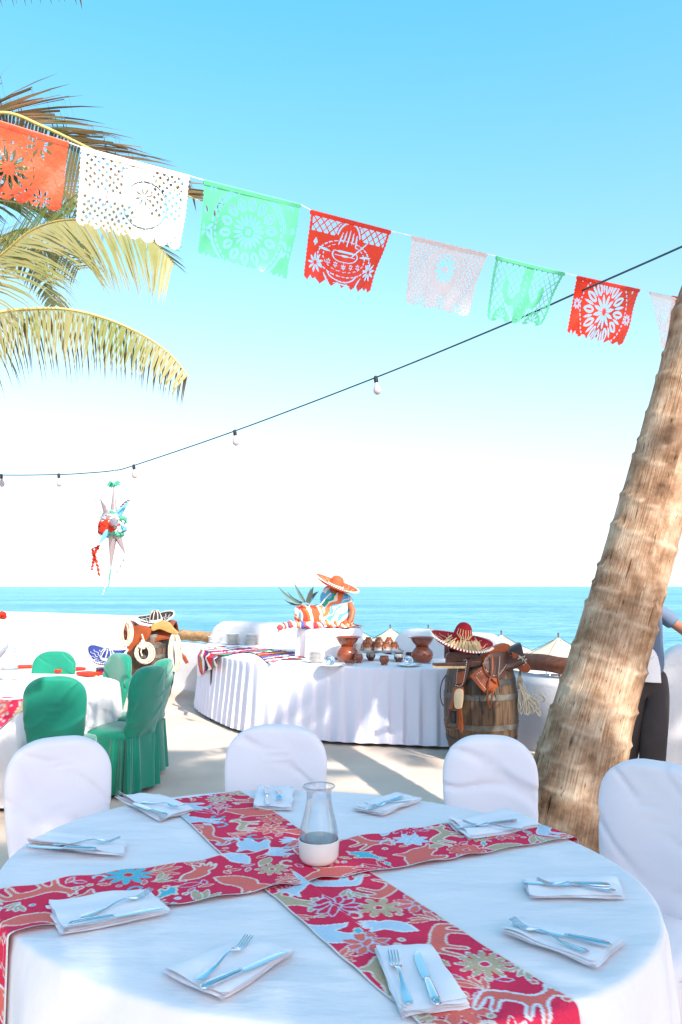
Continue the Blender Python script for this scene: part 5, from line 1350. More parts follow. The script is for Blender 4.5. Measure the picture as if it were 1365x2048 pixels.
stitches([(1022, 1311), (1014, 1328), (1003, 1344), (996, 1352)], bd(.062), sad, so); stitches([(984, 1350), (990, 1351), (997, 1350)], bd(.062), sad, so); stitches([(968, 1328), (970, 1336), (976, 1343)], bd(.062), sad, so, m=M['stitch'])
sheet('pocket', [(940, 1352), (953, 1341), (966, 1333), (974, 1343), (981, 1354), (996, 1358), (998, 1368), (990, 1378), (978, 1384), (970, 1385), (955, 1370)], f3, .016, M['tanleather'], sad, so)
stitches([(951, 1351), (962, 1343)], bd(.088), sad, so); stitches([(951, 1351), (960, 1364), (972, 1378)], bd(.088), sad, so)
sheet('fender', [(915, 1329), (924, 1320), (944, 1316), (940, 1330), (936, 1350), (930, 1368), (921, 1376), (909, 1373), (908, 1356), (911, 1340)], f2, .014, M['leather'], sad, so)
sheet('fender_patch', [(917, 1345), (929, 1343), (929, 1356), (925, 1366), (915, 1367), (914, 1356)], bd(.062), .008, M['tanleather'], sad, so)
stitches([(913, 1366), (914, 1350), (917, 1335), (923, 1324), (932, 1319)], bd(.064), sad, so); stitches([(934, 1322), (931, 1345), (927, 1364), (922, 1372), (912, 1371)], bd(.064), sad, so)
sheet('stirrup_strap', [(909, 1374), (927, 1374), (929, 1385), (925, 1392), (913, 1392), (906, 1420), (899, 1418), (905, 1390)], f3, .012, M['tanleather'], sad, so, False)
sheet('pale_buckle_pad', [(910, 1386), (915, 1378), (925, 1379), (927, 1392), (925, 1410), (922, 1417), (912, 1416), (909, 1400)], bd(.09), .014, mat('pale_leather', (.66, .48, .30), .5, var=.15, scale=20), sad, so)
sheet('hanging_strap', [(916, 1416), (923, 1416), (926, 1440), (927, 1458), (924, 1468), (920, 1450), (915, 1450)], f3, .008, M['tanleather'], sad, so, False)
mb = MB(); mb.tube([at(x, y, BD - .44) - so for x, y in [(900, 1420), (894, 1448), (893, 1454), (905, 1458), (914, 1455), (915, 1430), (914, 1420)]], .012, n=6, closed=True); mb.build('stirrup', M['leather'], sad)
sheet('stirrup_hood', [(901, 1422), (914, 1423), (914, 1448), (900, 1446)], lambda x, y: BD - .42, .01, M['black'], sad, so, False)
for q, pts in enumerate([[(984, 1310), (986, 1330), (983, 1350), (977, 1366), (975, 1384), (976, 1400), (981, 1416)], [(1000, 1312), (999, 1330), (997, 1350), (999, 1370), (1001, 1386)], [(966, 1326), (972, 1345), (985, 1358), (994, 1366)], [(982, 1384), (989, 1376), (984, 1396), (983, 1412)]]):
    tubepx('lace', pts, bd(.10), .0075, M['tanleather'] if q != 1 else M['leather'], sad, so)
tubepx('dark_lace', [(960, 1384), (960, 1400), (963, 1415), (968, 1428)], bd(.04), .006, M['black'], sad, so)
tubepx('side_loop', [(893, 1350, 0), (884, 1365, 0), (881, 1388, 0), (884, 1405, 0), (888, 1412, 0)], BD - .05, .005, M['leather'], sad, so)
sheet('rear_roll', [(1022, 1303), (1038, 1310), (1050, 1322), (1060, 1334), (1057, 1343), (1045, 1344), (1034, 1334), (1026, 1322)], lambda x, y: BD - .16, .06, M['tanleather'], sad, so)
mb = MB(); mb.tube([at(x, y, BD - .20) - so for x, y in [(1038, 1312), (1046, 1318), (1052, 1326), (1048, 1330), (1040, 1322)]], .008, n=6)
mb.tube([at(x, y, BD - .21) - so for x, y in [(1036, 1318), (1050, 1312), (1044, 1325), (1054, 1318)]], .006, n=6); mb.build('silver_ties', M['whiterope'], sad)

hp_ = at(922, 1291, BD - .12)
hat = sombrero(hp_, (math.radians(13), math.radians(9), 0.1), 0.29, M['redfelt'], M['stitch'], 'dark red sombrero with pale stitched brim on the saddle of the right barrel', 0.20, band=M['raffia'], upturn=.17, saddle=.035, pat=M['raffia'])
# raffia bow round the crown and straws on its top
mb = MB(); rnd = random.Random(4)
for k in range(150):
    a = -PI / 2 + rnd.gauss(0, .75); z = rnd.uniform(.0, .085); r = .112 + rnd.uniform(0, .03) - z * .2; dx = rnd.uniform(-.035, .035)
    mb.tube([(r * math.cos(a) + dx * .2, r * math.sin(a), z), ((r + .03) * math.cos(a + dx), (r + .03) * math.sin(a + dx), z * .7), ((r + .05 + rnd.uniform(0, .02)) * math.cos(a + dx * 2), (r + .05) * math.sin(a + dx * 2), max(.004, z * .35 - .01))], .0035, n=4)
mb.build('raffia_tassels', M['raffia'], hat)
mb = MB()
for k in range(7):
    a = -PI / 2 + (k - 3) * .32; mb.tube([(.070 * math.cos(a), .07 * math.sin(a), .165), (.088 * math.cos(a * .98), .088 * math.sin(a), .12), (.098 * math.cos(-PI / 2 + (k - 3) * .12), .098 * math.sin(-PI / 2 + (k - 3) * .12), .085)], .0035, n=4)
mb.build('straw_spray', M['raffia'], hat)
# white rope on the right barrel
rp = thing('rope_hank', 'loose hank of white rope hanging at the right side of the right barrel', 'rope', at(1048, 1345, BD - .1)); ro = rp.location.copy()
rnd = random.Random(12)
for k in range(16):
    x = 1040 + rnd.uniform(-2, 10); xe = 1036 + k * 2.4 + rnd.uniform(-3, 3); ye = 1420 + rnd.uniform(0, 26) - abs(k - 7) * 1.5
    tubepx('rope_strand', [(x, 1372 + rnd.uniform(-6, 6)), ((x + xe) / 2 + rnd.uniform(-3, 5), 1398), (xe, ye - 8), (xe + 3, ye), (xe + 6, ye - 14), (x + 8, 1385)], BD - .12 - rnd.uniform(0, .05), .0058, M['whiterope'], rp, ro)
tubepx('rope_loop', [(1053, 1380), (1062, 1392), (1076, 1388), (1088, 1395), (1089, 1402), (1076, 1403), (1060, 1396)], BD - .15, .0065, M['whiterope'], rp, ro)
tubepx('rope_loop', [(1056, 1396), (1066, 1410), (1074, 1425), (1080, 1432), (1078, 1418), (1072, 1402), (1066, 1388)], BD - .15, .0065, M['whiterope'], rp, ro)
tubepx('rope_loop', [(1071, 1378), (1082, 1386), (1089, 1398), (1086, 1404)], BD - .15, .0065, M['whiterope'], rp, ro)
for k in range(5): tubepx('hanging_cord', [(1041, 1338), (1038 + k, 1352), (1036 + 2.4 * k, 1362), (1036 + 2.4 * k, 1378)], BD - .13, .0055, M['rope'], rp, ro)

# left barrel dressing
BLF = BL_D - .36
s2 = thing('saddle', 'worn orange tan leather saddle over the left barrel under a black hat', 'saddle', (bLX, BL_D, .92)); o2 = s2.location.copy()
vs = []
for i in range(N1):
    u = i / (N1 - 1)
    for j in range(N2):
        v = j / (N2 - 1) - .5; x = lerp(-.34, .34, u); z = .12 + .05 * math.cos(u * 7) + .02 * fnoise(u * 6, v * 5) - .24 * (abs(v) * 2) ** 2.4 - .05 * abs(u - .5)
        vs.append((x, v * .56, z))
MB().grid(vs, N1, N2).build('seat', M['tanleather'], s2, solid=.02)
sheet('left_flap', [(264, 1262), (275, 1250), (290, 1252), (303, 1258), (300, 1272), (290, 1286), (274, 1290), (264, 1300), (256, 1304), (258, 1284)], lambda x, y: BLF, .03, M['tanleather'], s2, o2)
sheet('right_roll', [(303, 1250), (322, 1242), (338, 1244), (348, 1256), (358, 1266), (350, 1268), (336, 1264), (320, 1258), (306, 1262)], lambda x, y: BLF + .05, .05, mat('ochre_leather', (.52, .28, .09), .45, var=.35, scale=12), s2, o2)
sheet('hanging_strap', [(255, 1290), (264, 1288), (266, 1310), (262, 1325), (255, 1322)], lambda x, y: BLF, .02, M['leather'], s2, o2)
sheet('stirrup_flap', [(364, 1305), (372, 1312), (378, 1325), (372, 1328), (366, 1318)], lambda x, y: BLF + .1, .02, M['tanleather'], s2, o2, False)
sombrero(at(312, 1241, BL_D - .05), (math.radians(10), math.radians(-9), .5), .26, M['blackfelt'], M['stitch'], 'black and white sombrero on top of the left barrel', .15, band=M['stitch'], upturn=.2, saddle=.06, stripes=M['whiterope'])
def ringcoil(cx_, cy_, rx, ry, turns, d, label, rr=.0075, m='whiterope', seed=0):
    t = thing('rope_coil', label, 'rope', at(cx_, cy_, d), group='ropes hung on the left barrel'); q0 = t.location.copy(); rnd = random.Random(seed)
    for k in range(turns):
        j = rnd.uniform(-3.5, 3.5); j2 = rnd.uniform(-3, 3)
        MB().tube([at(cx_ + j2 + (rx + j) * math.cos(2 * PI * i / 28), cy_ + (ry + j) * math.sin(2 * PI * i / 28), d + rnd.uniform(-.02, .02) * 0 + .012 * math.sin(k * 2 + i)) - q0 for i in range(28)], rr, n=6, closed=True).build('rope_turn', M[m], t)
    return t
ringcoil(252, 1266, 11, 24, 12, BLF - .02, 'coil of pale rope hanging at the left side of the left barrel', seed=1)
rc = ringcoil(288, 1306, 16, 18, 9, BLF - .05, 'thick round coil of rope tied on the front of the left barrel', .010, seed=2)
mb = MB(); 
for (x, y) in [(283, 1288), (286, 1283), (281, 1293), (287, 1295)]: mb.sphere(at(x, y, BLF - .08) - rc.location, (.03, .02, .028), 9, 6)
mb.tube([at(x, y, BLF - .09) - rc.location for x, y in [(284, 1268), (288, 1280), (284, 1295), (282, 1304), (285, 1312)]], .01, n=6); mb.build('knot', M['whiterope'], rc)
ringcoil(350, 1305, 9, 36, 13, BLF + .05, 'long loops of rope hanging at the right side of the left barrel', seed=3)

# striped bundle with blue sombrero
bp_ = at(212, 1345, 10.6); t = thing('striped_bundle', 'folded striped blankets stacked on a stool by the left wall', 'blanket', (bp_.x, 10.6, 0))
MB().box((0, 0, .20), (.34, .34, .03)).build('stool_seat', M['leather'], t, bevel=.005)
for sx in (-.14, .14):
    for sy in (-.14, .14): MB().tube([(sx, sy, 0), (sx, sy, .19)], .015, n=8).build('leg', M['leather'], t)
for k in range(4): MB().box((.01 * k, 0, .245 + .07 * k), (.40 - .03 * k, .36, .062), rz=.1 * k).build('blanket', M['serape'] if k % 2 else M['ser_red'], t, bevel=.02)
sombrero(at(214, 1316, 10.5), (math.radians(16), math.radians(8), 0), .25, M['bluefelt'], M['stitch'], 'dark blue sombrero on the folded blankets by the left wall', .14, band=M['stitch'], stripes=M['stitch'])
# ================================================================ PAPEL PICADO
def scallop(u, v, n, d, tri=False):
    ph = (u * n) % 1.0; h = (1 - np.abs(2 * ph - 1)) if tri else np.sqrt(np.clip(1 - (2 * ph - 1) ** 2, 0, 1)); return v < 1 - d + d * h
class Cut:
    """mask of solid paper on a u,v grid; u in 0..1 across (aspect 1), v down"""
    def __init__(s, nu, nv, asp):
        s.asp = asp; u = (np.arange(nu) + .5) / nu; v = (np.arange(nv) + .5) / nv
        s.u, s.v = np.meshgrid(u, v, indexing='ij'); s.x = (s.u - .5); s.y = (s.v - .5) * asp; s.m = np.ones_like(s.u, bool)
    def lattice(s, x0, y0, x1, y1, p, t):
        a = (s.x + s.y) / p % 1; b = (s.x - s.y) / p % 1
        h = (a > t) & (b > t); reg = (s.x > x0) & (s.x < x1) & (s.y > y0) & (s.y < y1); s.m &= ~(h & reg)
    def petals(s, cx, cy, r0, r1, n, wd, rot=0.0, solid=False, a0=None, a1=None):
        dx, dy = s.x - cx, s.y - cy; r = np.hypot(dx, dy); th = np.arctan2(dy, dx) + rot
        ph = (th * n / (2 * PI)) % 1 - .5; t = np.clip((r - r0) / (r1 - r0), 0, 1); w = wd * np.sin(PI * t) ** .7
        h = (np.abs(ph) * 2 * PI / n * r < w * (r1 - r0)) & (r > r0) & (r < r1)
        if a0 is not None: h &= (th - rot > a0) & (th - rot < a1)
        if solid: s.m |= h
        else: s.m &= ~h
    def disc(s, cx, cy, r, solid=False, ry=None):
        h = ((s.x - cx) / r) ** 2 + ((s.y - cy) / (ry or r)) ** 2 < 1
        s.m = s.m | h if solid else s.m & ~h
    def ring(s, cx, cy, r0, r1, n=0, duty=.6, solid=False, ry=1.0):
        dx, dy = s.x - cx, (s.y - cy) / ry; r = np.hypot(dx, dy); th = np.arctan2(dy, dx); h = (r > r0) & (r < r1)
        if n: h &= ((th * n / (2 * PI)) % 1 < duty)
        s.m = s.m | h if solid else s.m & ~h
    def arc(s, cx, cy, r, w, a0, a1, ry=1.0, solid=False):
        dx, dy = s.x - cx, (s.y - cy) / ry; rr = np.hypot(dx, dy); th = np.arctan2(dy, dx)
        h = (np.abs(rr - r) < w) & (th > a0) & (th < a1); s.m = s.m | h if solid else s.m & ~h
    def line(s, x0, y0, x1, y1, w, solid=False):
        a = np.array([x1 - x0, y1 - y0]); L2 = (a ** 2).sum(); t = np.clip(((s.x - x0) * a[0] + (s.y - y0) * a[1]) / L2, 0, 1)
        h = np.hypot(s.x - x0 - t * a[0], s.y - y0 - t * a[1]) < w * (0.4 + .6 * np.sin(PI * t)); s.m = s.m | h if solid else s.m & ~h
    def diamond(s, cx, cy, r): s.m &= ~((np.abs(s.x - cx) / .7 + np.abs(s.y - cy)) < r)
    def edge(s, n, d, tri, sc=.008):
        s.m &= scallop(s.u, s.v, n, d, tri)
        k = .5 + .5 * np.sin(s.v * 2 * PI * 16); s.m &= (s.u > sc * k) & (s.u < 1 - sc * k)
    def band(s, h): s.m |= s.v < h
def pat_rosette(c):
    c.ring(0, .02, .0, .40, solid=True); c.petals(0, .02, .05, .16, 18, .11); c.disc(0, .02, .03); c.petals(0, .02, .18, .30, 14, .34); c.petals(0, .02, .20, .27, 14, .18, solid=True)
    c.ring(0, .02, .335, .355, 40, .6); c.arc(0, .02, .38, .012, -3.1, -.2); c.arc(0, .02, .385, .012, .2, 3.0)
    for sx in (-1, 1):
        for sy, yy in ((-1, -.33), (1, .38)): c.petals(sx * .40, yy, .02, .085, 8, .17)
        c.petals(sx * .44, .1, .01, .10, 4, .2); c.diamond(sx * .455, -.08, .035)
def pat_hat(c):
    c.lattice(-.47, -.46, .47, -.16, .085, .2)
    c.disc(0, .06, .37, True, .21); c.disc(0, -.12, .17, True, .22); c.m |= c.y > .2
    c.ring(0, .05, .335, .352, 30, .72, ry=.52); c.ring(0, .04, .27, .283, 22, .6, ry=.5)
    c.ring(0, .015, .155, .172, 0, .6, ry=.42); c.disc(0, -.02, .15, True, .10); c.arc(0, -.13, .145, .008, -2.9, -.25, 1.25)
    for k in range(5): c.line(-.11 + .055 * k, -.08 - .03 * (k % 2), -.08 + .045 * k, -.24 + .02 * abs(k - 2), .009)
    c.line(-.14, -.02, .14, -.02, .010); c.line(-.13, .02, .13, .02, .007)
    c.arc(0, .17, .2, .009, .25, 2.9, .55)
    for k in range(5): c.petals(-.2 + .1 * k, .1 + .015 * (2 - abs(k - 2)), .005, .032, 6, .2)
    for k in range(5): c.line(.08 + .03 * k, .02 - .03 * k, .13 + .03 * k, -.04 - .03 * k, .008)
    c.petals(-.36, .14, .02, .10, 9, .16); c.petals(.38, .12, .02, .10, 9, .16); c.diamond(-.41, .32, .05); c.diamond(-.4, -.06, .04); c.diamond(.42, .32, .04)
    c.line(-.22, .36, .0, .40, .012); c.line(.03, .40, .25, .37, .012); c.line(-.12, .30, .12, .31, .008); c.line(-.25, .22, -.16, .33, .01); c.line(.27, .2, .18, .33, .01)
    c.line(-.34, -.02, -.20, .0, .012); c.line(.34, -.02, .2, .0, .012)
    for k in range(7): c.m &= ~((np.abs(c.x - (-.43 + k * .143)) < .035 * np.clip((.49 - c.y) / .06, 0, 1)) & (c.y > .425) & (c.y < .49))
def pat_lace(c):
    c.lattice(-.46, -.45, .46, .42, .06, .55)
    c.disc(0, .0, .30, True, .32); c.petals(0, -.08, .03, .15, 12, .16); c.ring(0, -.02, .2, .215, 30, .6); c.ring(0, -.02, .27, .283, 40, .5)
    c.petals(-.3, .3, .02, .1, 8, .15); c.petals(.3, .3, .02, .1, 8, .15); c.petals(0, .28, .02, .09, 8, .2)
def pat_cactus(c):
    c.lattice(-.46, -.44, .46, .28, .085, .17)
    c.m |= (np.abs(c.x) < .07) & (c.y > -.22) & (c.y < .35)
    c.disc(0, -.22, .07, True); c.disc(.0, .12, .13, True, .16)
    for sx in (-1, 1):
        c.arc(sx * .18, .0, .1, .035, 0, PI, 1, True); c.disc(sx * .28, -.02, .04, True, .09); c.disc(sx * .3, .26, .12, True, .1); c.petals(sx * .3, .26, .02, .09, 9, .15)
    for k in range(8): c.line(-.02, -.18 + .06 * k, .02, -.15 + .06 * k, .006)
    c.m |= (c.y > .33) & (c.y < .37); c.m &= ~((c.y > .37) & (c.y < .41) & ((c.x * 14) % 1 < .7) & (np.abs(c.x) < .4))
    for k in range(5): c.petals(-.4 + .2 * k, .44, .01, .06, 8, .17)
def pat_wheel(c):
    c.ring(0, .0, .0, .36, solid=True); c.petals(0, 0, .03, .18, 12, .13); c.petals(0, 0, .17, .34, 12, .24, rot=.26); c.petals(0, 0, .20, .31, 12, .11, rot=.26, solid=True)
    c.petals(0, 0, .19, .335, 12, .10, rot=0); c.ring(0, 0, .375, .39, 54, .55)
    for (x, y, n) in ((-.4, -.38, 10), (.40, -.36, 10), (.40, .40, 12), (-.42, .36, 12)): c.petals(x, y, .03, .13, n, .16)
    c.petals(-.43, -.03, .015, .06, 9, .2); c.petals(.43, .03, .015, .06, 9, .2)
def pat_figure(c):
    c.lattice(-.46, -.36, -.10, -.02, .07, .5); c.lattice(.16, -.36, .46, .1, .07, .5); c.lattice(-.46, .05, .05, .36, .07, .5)
    c.arc(.12, .02, .2, .006, -2.5, 2.8); c.ring(.12, .05, .36, .37, 40, .5); c.petals(.1, -.05, .02, .09, 8, .1)
def pat_plastic(c):
    c.petals(-.25, -.22, .03, .15, 8, .17); c.petals(.25, -.22, .03, .13, 8, .16); c.ring(0, 0.05, .22, .235, 20, .5); c.petals(0, .05, .05, .19, 12, .14); c.petals(-.3, .25, .02, .1, 8, .14); c.petals(.32, .25, .02, .1, 8, .14)
def paper(name, c, tr, gloss, alpha=0.0):
    m = mat(name, c, gloss, trans=tr, spec=0.5, bump=0.5, bscale=9); return m
PM = {'red': paper('red_tissue_plastic', (.80, .045, .02), .35, .28), 'green': paper('green_tissue_plastic', (.13, .60, .34), .35, .25), 'white': paper('white_tissue_plastic', (.86, .83, .83), .3, .12), 'coral': mat('coral_tissue_plastic', (.82, .10, .03), .15, trans=.25, spec=1.0, bump=1.0, bscale=7, bdist=.03, coat=.6), 'pinkwhite': paper('pinkish_white_tissue', (.80, .70, .70), .45, .4)}
def dstr(px): return 1 / np.interp(px, [-100, 268, 1205, 1365], [.345 + .123 * 368 / 937, .345, .222, .2015])
def flag(quad, colour, pat, label, n=150, edge=(9, .05, False), seed=0, slant=0.10):
    TL, TR, BR, BL = quad; asp = 1.0
    dl_, dr_ = dstr(TL[0]), dstr(TR[0]); dmid = (dl_ + dr_) / 2
    # the sheet swings sideways and slightly away with the wind
    q = [at(*TL, dl_), at(*TR, dr_), at(*BR, dr_ + slant * .6), at(*BL, dl_ + slant)]
    asp = ((q[3] - q[0]).length + (q[2] - q[1]).length) / ((q[1] - q[0]).length * 2)
    nu, nv = n, int(n * asp); c = Cut(nu, nv, asp); pat(c); c.band(.055); c.m |= (c.u < .03) | (c.u > .97); c.edge(*edge)
    U = np.linspace(0, 1, nu + 1)[:, None]; V = np.linspace(0, 1, nv + 1)[None, :]
    Q = [np.array(v) for v in q]; U3, V3 = U[..., None], V[..., None]
    X = Q[0] * (1 - U3) * (1 - V3) + Q[1] * U3 * (1 - V3) + Q[2] * U3 * V3 + Q[3] * (1 - U3) * V3
    w = (.012 * np.sin(U * 7 + seed + V * 2) * V ** 1.2 + .018 * np.sin(U * 3.1 + seed * 2) * V + .004 * np.sin(U * 23 + V * 9 + seed) * V + .012 * np.sin(V * 5 + seed) * V)
    nrm = np.cross(Q[1] - Q[0], Q[3] - Q[0]); nrm = nrm / np.linalg.norm(nrm); X = X + nrm * w[..., None]
    idx = np.arange((nu + 1) * (nv + 1)).reshape(nu + 1, nv + 1); ii, jj = np.nonzero(c.m)
    faces = np.stack([idx[ii, jj], idx[ii + 1, jj], idx[ii + 1, jj + 1], idx[ii, jj + 1]], 1)
    used, inv = np.unique(faces, return_inverse=True); faces = inv.reshape(faces.shape); vv = X.reshape(-1, 3)[used]
    t = thing('paper_flag', label, 'paper flag', q[0], group='cut paper flags on the white string'); o0 = np.array(q[0])
    me = bpy.data.meshes.new('paper_sheet'); me.from_pydata((vv - o0).tolist(), [], faces.tolist()); me.materials.append(PM[colour])
    me.polygons.foreach_set('use_smooth', [True] * len(me.polygons))
    o = bpy.data.objects.new('paper_sheet', me); C.objects.link(o); o.parent = t
    # folded hem over the string
    a, b = q[0] - q[0], q[1] - q[0]; dn = (q[3] - q[0]).normalized(); nv_ = Vector(nrm) * .003
    hem = MB(); vs = []
    for k in range(9):
        s = k / 8; p = a.lerp(b, s)
        for (dd, nn) in ((.016, 1.2), (0.002, 1.5), (-.003, 0), (0.002, -1.5), (.016, -1.2)): vs.append(p + dn * dd + nv_ * nn)
    hem.grid(vs, 9, 5); hem.build('folded_hem', PM[colour], t)
    return t
FL = [([(-98, 212), (138, 285), (122, 425), (-108, 370)], 'coral', pat_plastic, 'shiny orange red plastic flag cut off by the left edge', (7, .09, False), 2),
      ([(162, 294), (380, 352), (362, 502), (150, 447)], 'white', pat_figure, 'large sunlit white flag in front of the palm fronds', (8, .09, False), 3),
      ([(408, 360), (602, 409), (572, 558), (400, 506)], 'green', pat_rosette, 'green flag with a round rosette, left of the first fully visible red one', (14, .03, False), 4),
      ([(622, 420), (782, 462), (742, 590), (606, 560)], 'red', pat_hat, 'red flag with a hat motif and a pointed lower edge', (7, .075, True), 5),
      ([(825, 472), (975, 508), (938, 634), (810, 606)], 'pinkwhite', pat_lace, 'pale pinkish white flag in the middle of the string', (5, .06, False), 6),
      ([(993, 512), (1130, 546), (1076, 652), (977, 640)], 'green', pat_cactus, 'green lattice flag just left of the light cable crossing', (5, .10, False), 7),
      ([(1155, 552), (1280, 579), (1244, 693), (1130, 668)], 'red', pat_wheel, 'red flag with a large wheel rosette near the palm trunk', (8, .06, True), 8),
      ([(1300, 584), (1352, 595), (1346, 700), (1318, 688)], 'white', pat_lace, 'narrow white flag turned sideways next to the palm trunk', (4, .05, False), 9),
      ([(1344, 592), (1372, 597), (1364, 655), (1340, 645)], 'red', pat_plastic, 'red flag fragment touching the palm trunk', (4, .05, False), 10)]
for i, (q, c_, pt, lb, ed, sd) in enumerate(FL): flag(q, c_, pt, lb, 150 if i < 7 else 80, ed, sd)
sp_ = [(-200, 188), (-98, 212), (138, 285), (162, 294), (380, 352), (408, 360), (602, 409), (622, 420), (782, 462), (825, 472), (975, 508), (993, 512), (1130, 546), (1155, 552), (1280, 579), (1300, 584), (1352, 595), (1392, 604)]
tag(MB().tube([at(x, y, dstr(x)) for x, y in sp_], .0022, n=5).build('flag_string', M['string']), 'thin white string carrying the cut paper flags up to the palm trunk', 'string')
MB_ = MB().tube([at(783, 462, dstr(783)), at(797, 464, dstr(797) - .02)], .003, n=5)

# ---------------------------------------------------------------- festoon cable with bulbs
cp = [(1500, 430, 3.6), (1365, 493, 3.9), (1145, 590, 4.5), (1020, 645, 4.9), (752, 755, 6.0), (470, 862, 7.2), (268, 931, 8.3), (228, 941, 8.45), (175, 946, 8.55), (118, 949, 8.7), (3, 950, 8.9), (-150, 945, 9.2)]
cpts = smoothline([at(*q) for q in cp], 8)
tag(MB().tube(cpts, .0062, n=6).build('light_cable', M['cable']), 'dark cable for hanging bulbs sweeping down from the upper right to the left', 'cable')
def bulb(px, py, d, lab, s=1.0):
    p = at(px, py, d); t = thing('light_bulb', lab, 'light bulb', p, group='frosted bulbs on the dark cable'); t.scale = (s, s, s); t.rotation_euler = (0, math.radians(-6), random.uniform(-.5, .5))
    MB().lathe([(0, .012), (.011, .012), (.014, .006), (.015, -.008), (.0165, -.01), (.0165, -.036), (.014, -.042), (0, -.042)], n=16).build('socket', M['black'], t)
    MB().lathe([(.012, -.040), (.013, -.052), (.021, -.072), (.0285, -.092), (.030, -.104), (.027, -.118), (.018, -.130), (.007, -.1355), (0, -.136)], n=20).build('bulb_glass', M['bulb'], t)
bulb(752, 755, 6.0, 'bulb nearest the camera, hanging above the middle of the sea', 1.0)
bulb(470, 862, 7.2, 'bulb between the piñata and the nearest bulb'.replace('ñ', 'n'), 1.0)
bulb(268, 931, 8.3, 'bulb just right of the hanging star pinata', 1.0)
bulb(118, 949, 8.7, 'bulb left of the hanging star pinata', 1.0)
bulb(3, 950, 8.9, 'bulb at the left picture edge', 1.0)

# ---------------------------------------------------------------- star pinata
def pinata(c, label):
    t = thing('star_pinata', label, 'pinata', c); o0 = Vector(c)
    return t, o0
DP = 8.4
t, o0 = pinata(at(225, 1045, DP), 'white, red and green paper star pinata hanging from the cable')
K = lambda x, y, dd=0.0: at(x, y, DP + dd) - o0
MB().sphere((0, 0, -.01), (.095, .095, .15), 22, 14).build('ball', M['whitepaper'], t)
def cone(base, tip, r, m, name='foil_cone'):
    b, e = Vector(base), Vector(tip); MB().tube([b, b.lerp(e, .5), b.lerp(e, .97), e], [r, r * .52, r * .06, .001], n=10).build(name, m, t, auto=25)
cone(K(228, 1025), K(228, 970), .038, M['foil']); cone(K(219, 1036, -.06), K(200, 996, -.14), .046, M['foil']); cone(K(236, 1030, -.04), K(260, 999, -.06), .042, M['bluepaper'], 'blue_cone')
cone(K(219, 1058, -.08), K(197, 1090, -.15), .044, M['bluepaper'], 'blue_cone'); cone(K(226, 1070), K(222, 1140), .050, M['foil']); cone(K(233, 1066, .0), K(252, 1110, .05), .046, M['foil']); cone(K(228, 1045, -.12), K(232, 1050, -.45), .05, M['foil'])
def ruffle(name, cx_, cy_, z0, z1, r, m, n=26, seed=0, depth=-.02, ln=.05, arc=(0, 2 * PI)):
    rnd = random.Random(seed); mb = MB()
    for k in range(n):
        a = lerp(arc[0], arc[1], k / n); z = rnd.uniform(z0, z1); c = Vector((cx_, 0, cy_)) + Vector((r * math.cos(a), r * math.sin(a), z)); out = Vector((math.cos(a), math.sin(a), 0))
        tv = Vector((-math.sin(a), math.cos(a), 0)); vs = []
        for i in range(5):
            s = i / 4; p = c + out * (.035 * math.sin(s * PI)) + Vector((0, 0, -ln * s)) + tv * rnd.uniform(-.008, .008)
            for j in (-1, 0, 1): vs.append(p + tv * .02 * j * (1 + rnd.uniform(-.2, .2)) + out * (.01 * (j == 0)))
        mb.grid(vs, 5, 3)
    return mb.build(name, m, t, auto=80)
ruffle('red_ruffle', -.015, 0, -.06, .03, .088, M['redpaper'], 44, 1, arc=(PI * .85, PI * 2.0), ln=.09)
ruffle('green_ruffle', .0, 0, .10, .13, .06, M['greenpaper'], 22, 2); ruffle('green_ruffle', .01, 0, -.11, -.08, .075, M['greenpaper'], 26, 3, ln=.05)
ruffle('white_ruffle', .0, 0, .02, .12, .085, M['whitepaper'], 50, 4, ln=.05); ruffle('white_ruffle', .04, 0, -.08, .06, .07, M['whitepaper'], 30, 5); ruffle('green_ruffle', .05, 0, .02, .08, .06, M['greenpaper'], 14, 6, arc=(-.8, .8))
ruffle('blue_ruffle', .045, 0, -.06, .0, .065, M['bluepaper'], 10, 7, arc=(-1, .6))
mb = MB()
for k in range(12):
    a = k * .8; mb.tube([K(228, 968), K(228, 968) + Vector((.045 * math.cos(a), .03 * math.sin(a), .03 * math.sin(k * 1.7))), K(228, 966) + Vector((.07 * math.cos(a), .04 * math.sin(a), -.02 + .02 * math.sin(k)))], [.006, .012, .004], n=5)
mb.build('green_tassel', M['greenpaper'], t)
def streamer(name, pxl, m, w=.02, seed=0):
    pts = resample(smoothline([Vector(K(x, y, -.15 if len(m.name) else 0)) for x, y in pxl], 8), 26); rnd = random.Random(seed); vs = []
    for i, p in enumerate(pts):
        a = i * .9 + seed; d = Vector((math.cos(a), math.sin(a), .2)) * w * (1 - .3 * i / 26); vs += [p - d, p + d]
    MB().grid(vs, 26, 2).build(name, m, t, auto=80)
for k, p_ in enumerate([[(198, 1090), (190, 1104), (187, 1122), (184, 1140)], [(199, 1092), (190, 1108), (195, 1130), (199, 1152)], [(196, 1094), (186, 1098), (188, 1115), (192, 1125)]]): streamer('red_streamer', p_, M['redpaper'], .022, k)
streamer('white_streamer', [(251, 1108), (247, 1122), (238, 1138), (229, 1152)], M['whitepaper'], .022, 3); streamer('pale_streamer', [(222, 1138), (220, 1152), (219, 1165), (216, 1175)], M['greenpaper'], .012, 4); streamer('pale_streamer', [(221, 1145), (214, 1165), (209, 1180), (205, 1192)], M['whitepaper'], .008, 5)
streamer('white_streamer', [(200, 998), (188, 1003), (176, 1012), (160, 1024)], M['whitepaper'], .008, 6); streamer('red_streamer', [(260, 1000), (254, 1002), (247, 1008), (241, 1014)], M['redpaper'], .018, 7)
streamer('foil_scrap', [(176, 1128), (172, 1132), (168, 1136)], M['foil'], .006, 8)
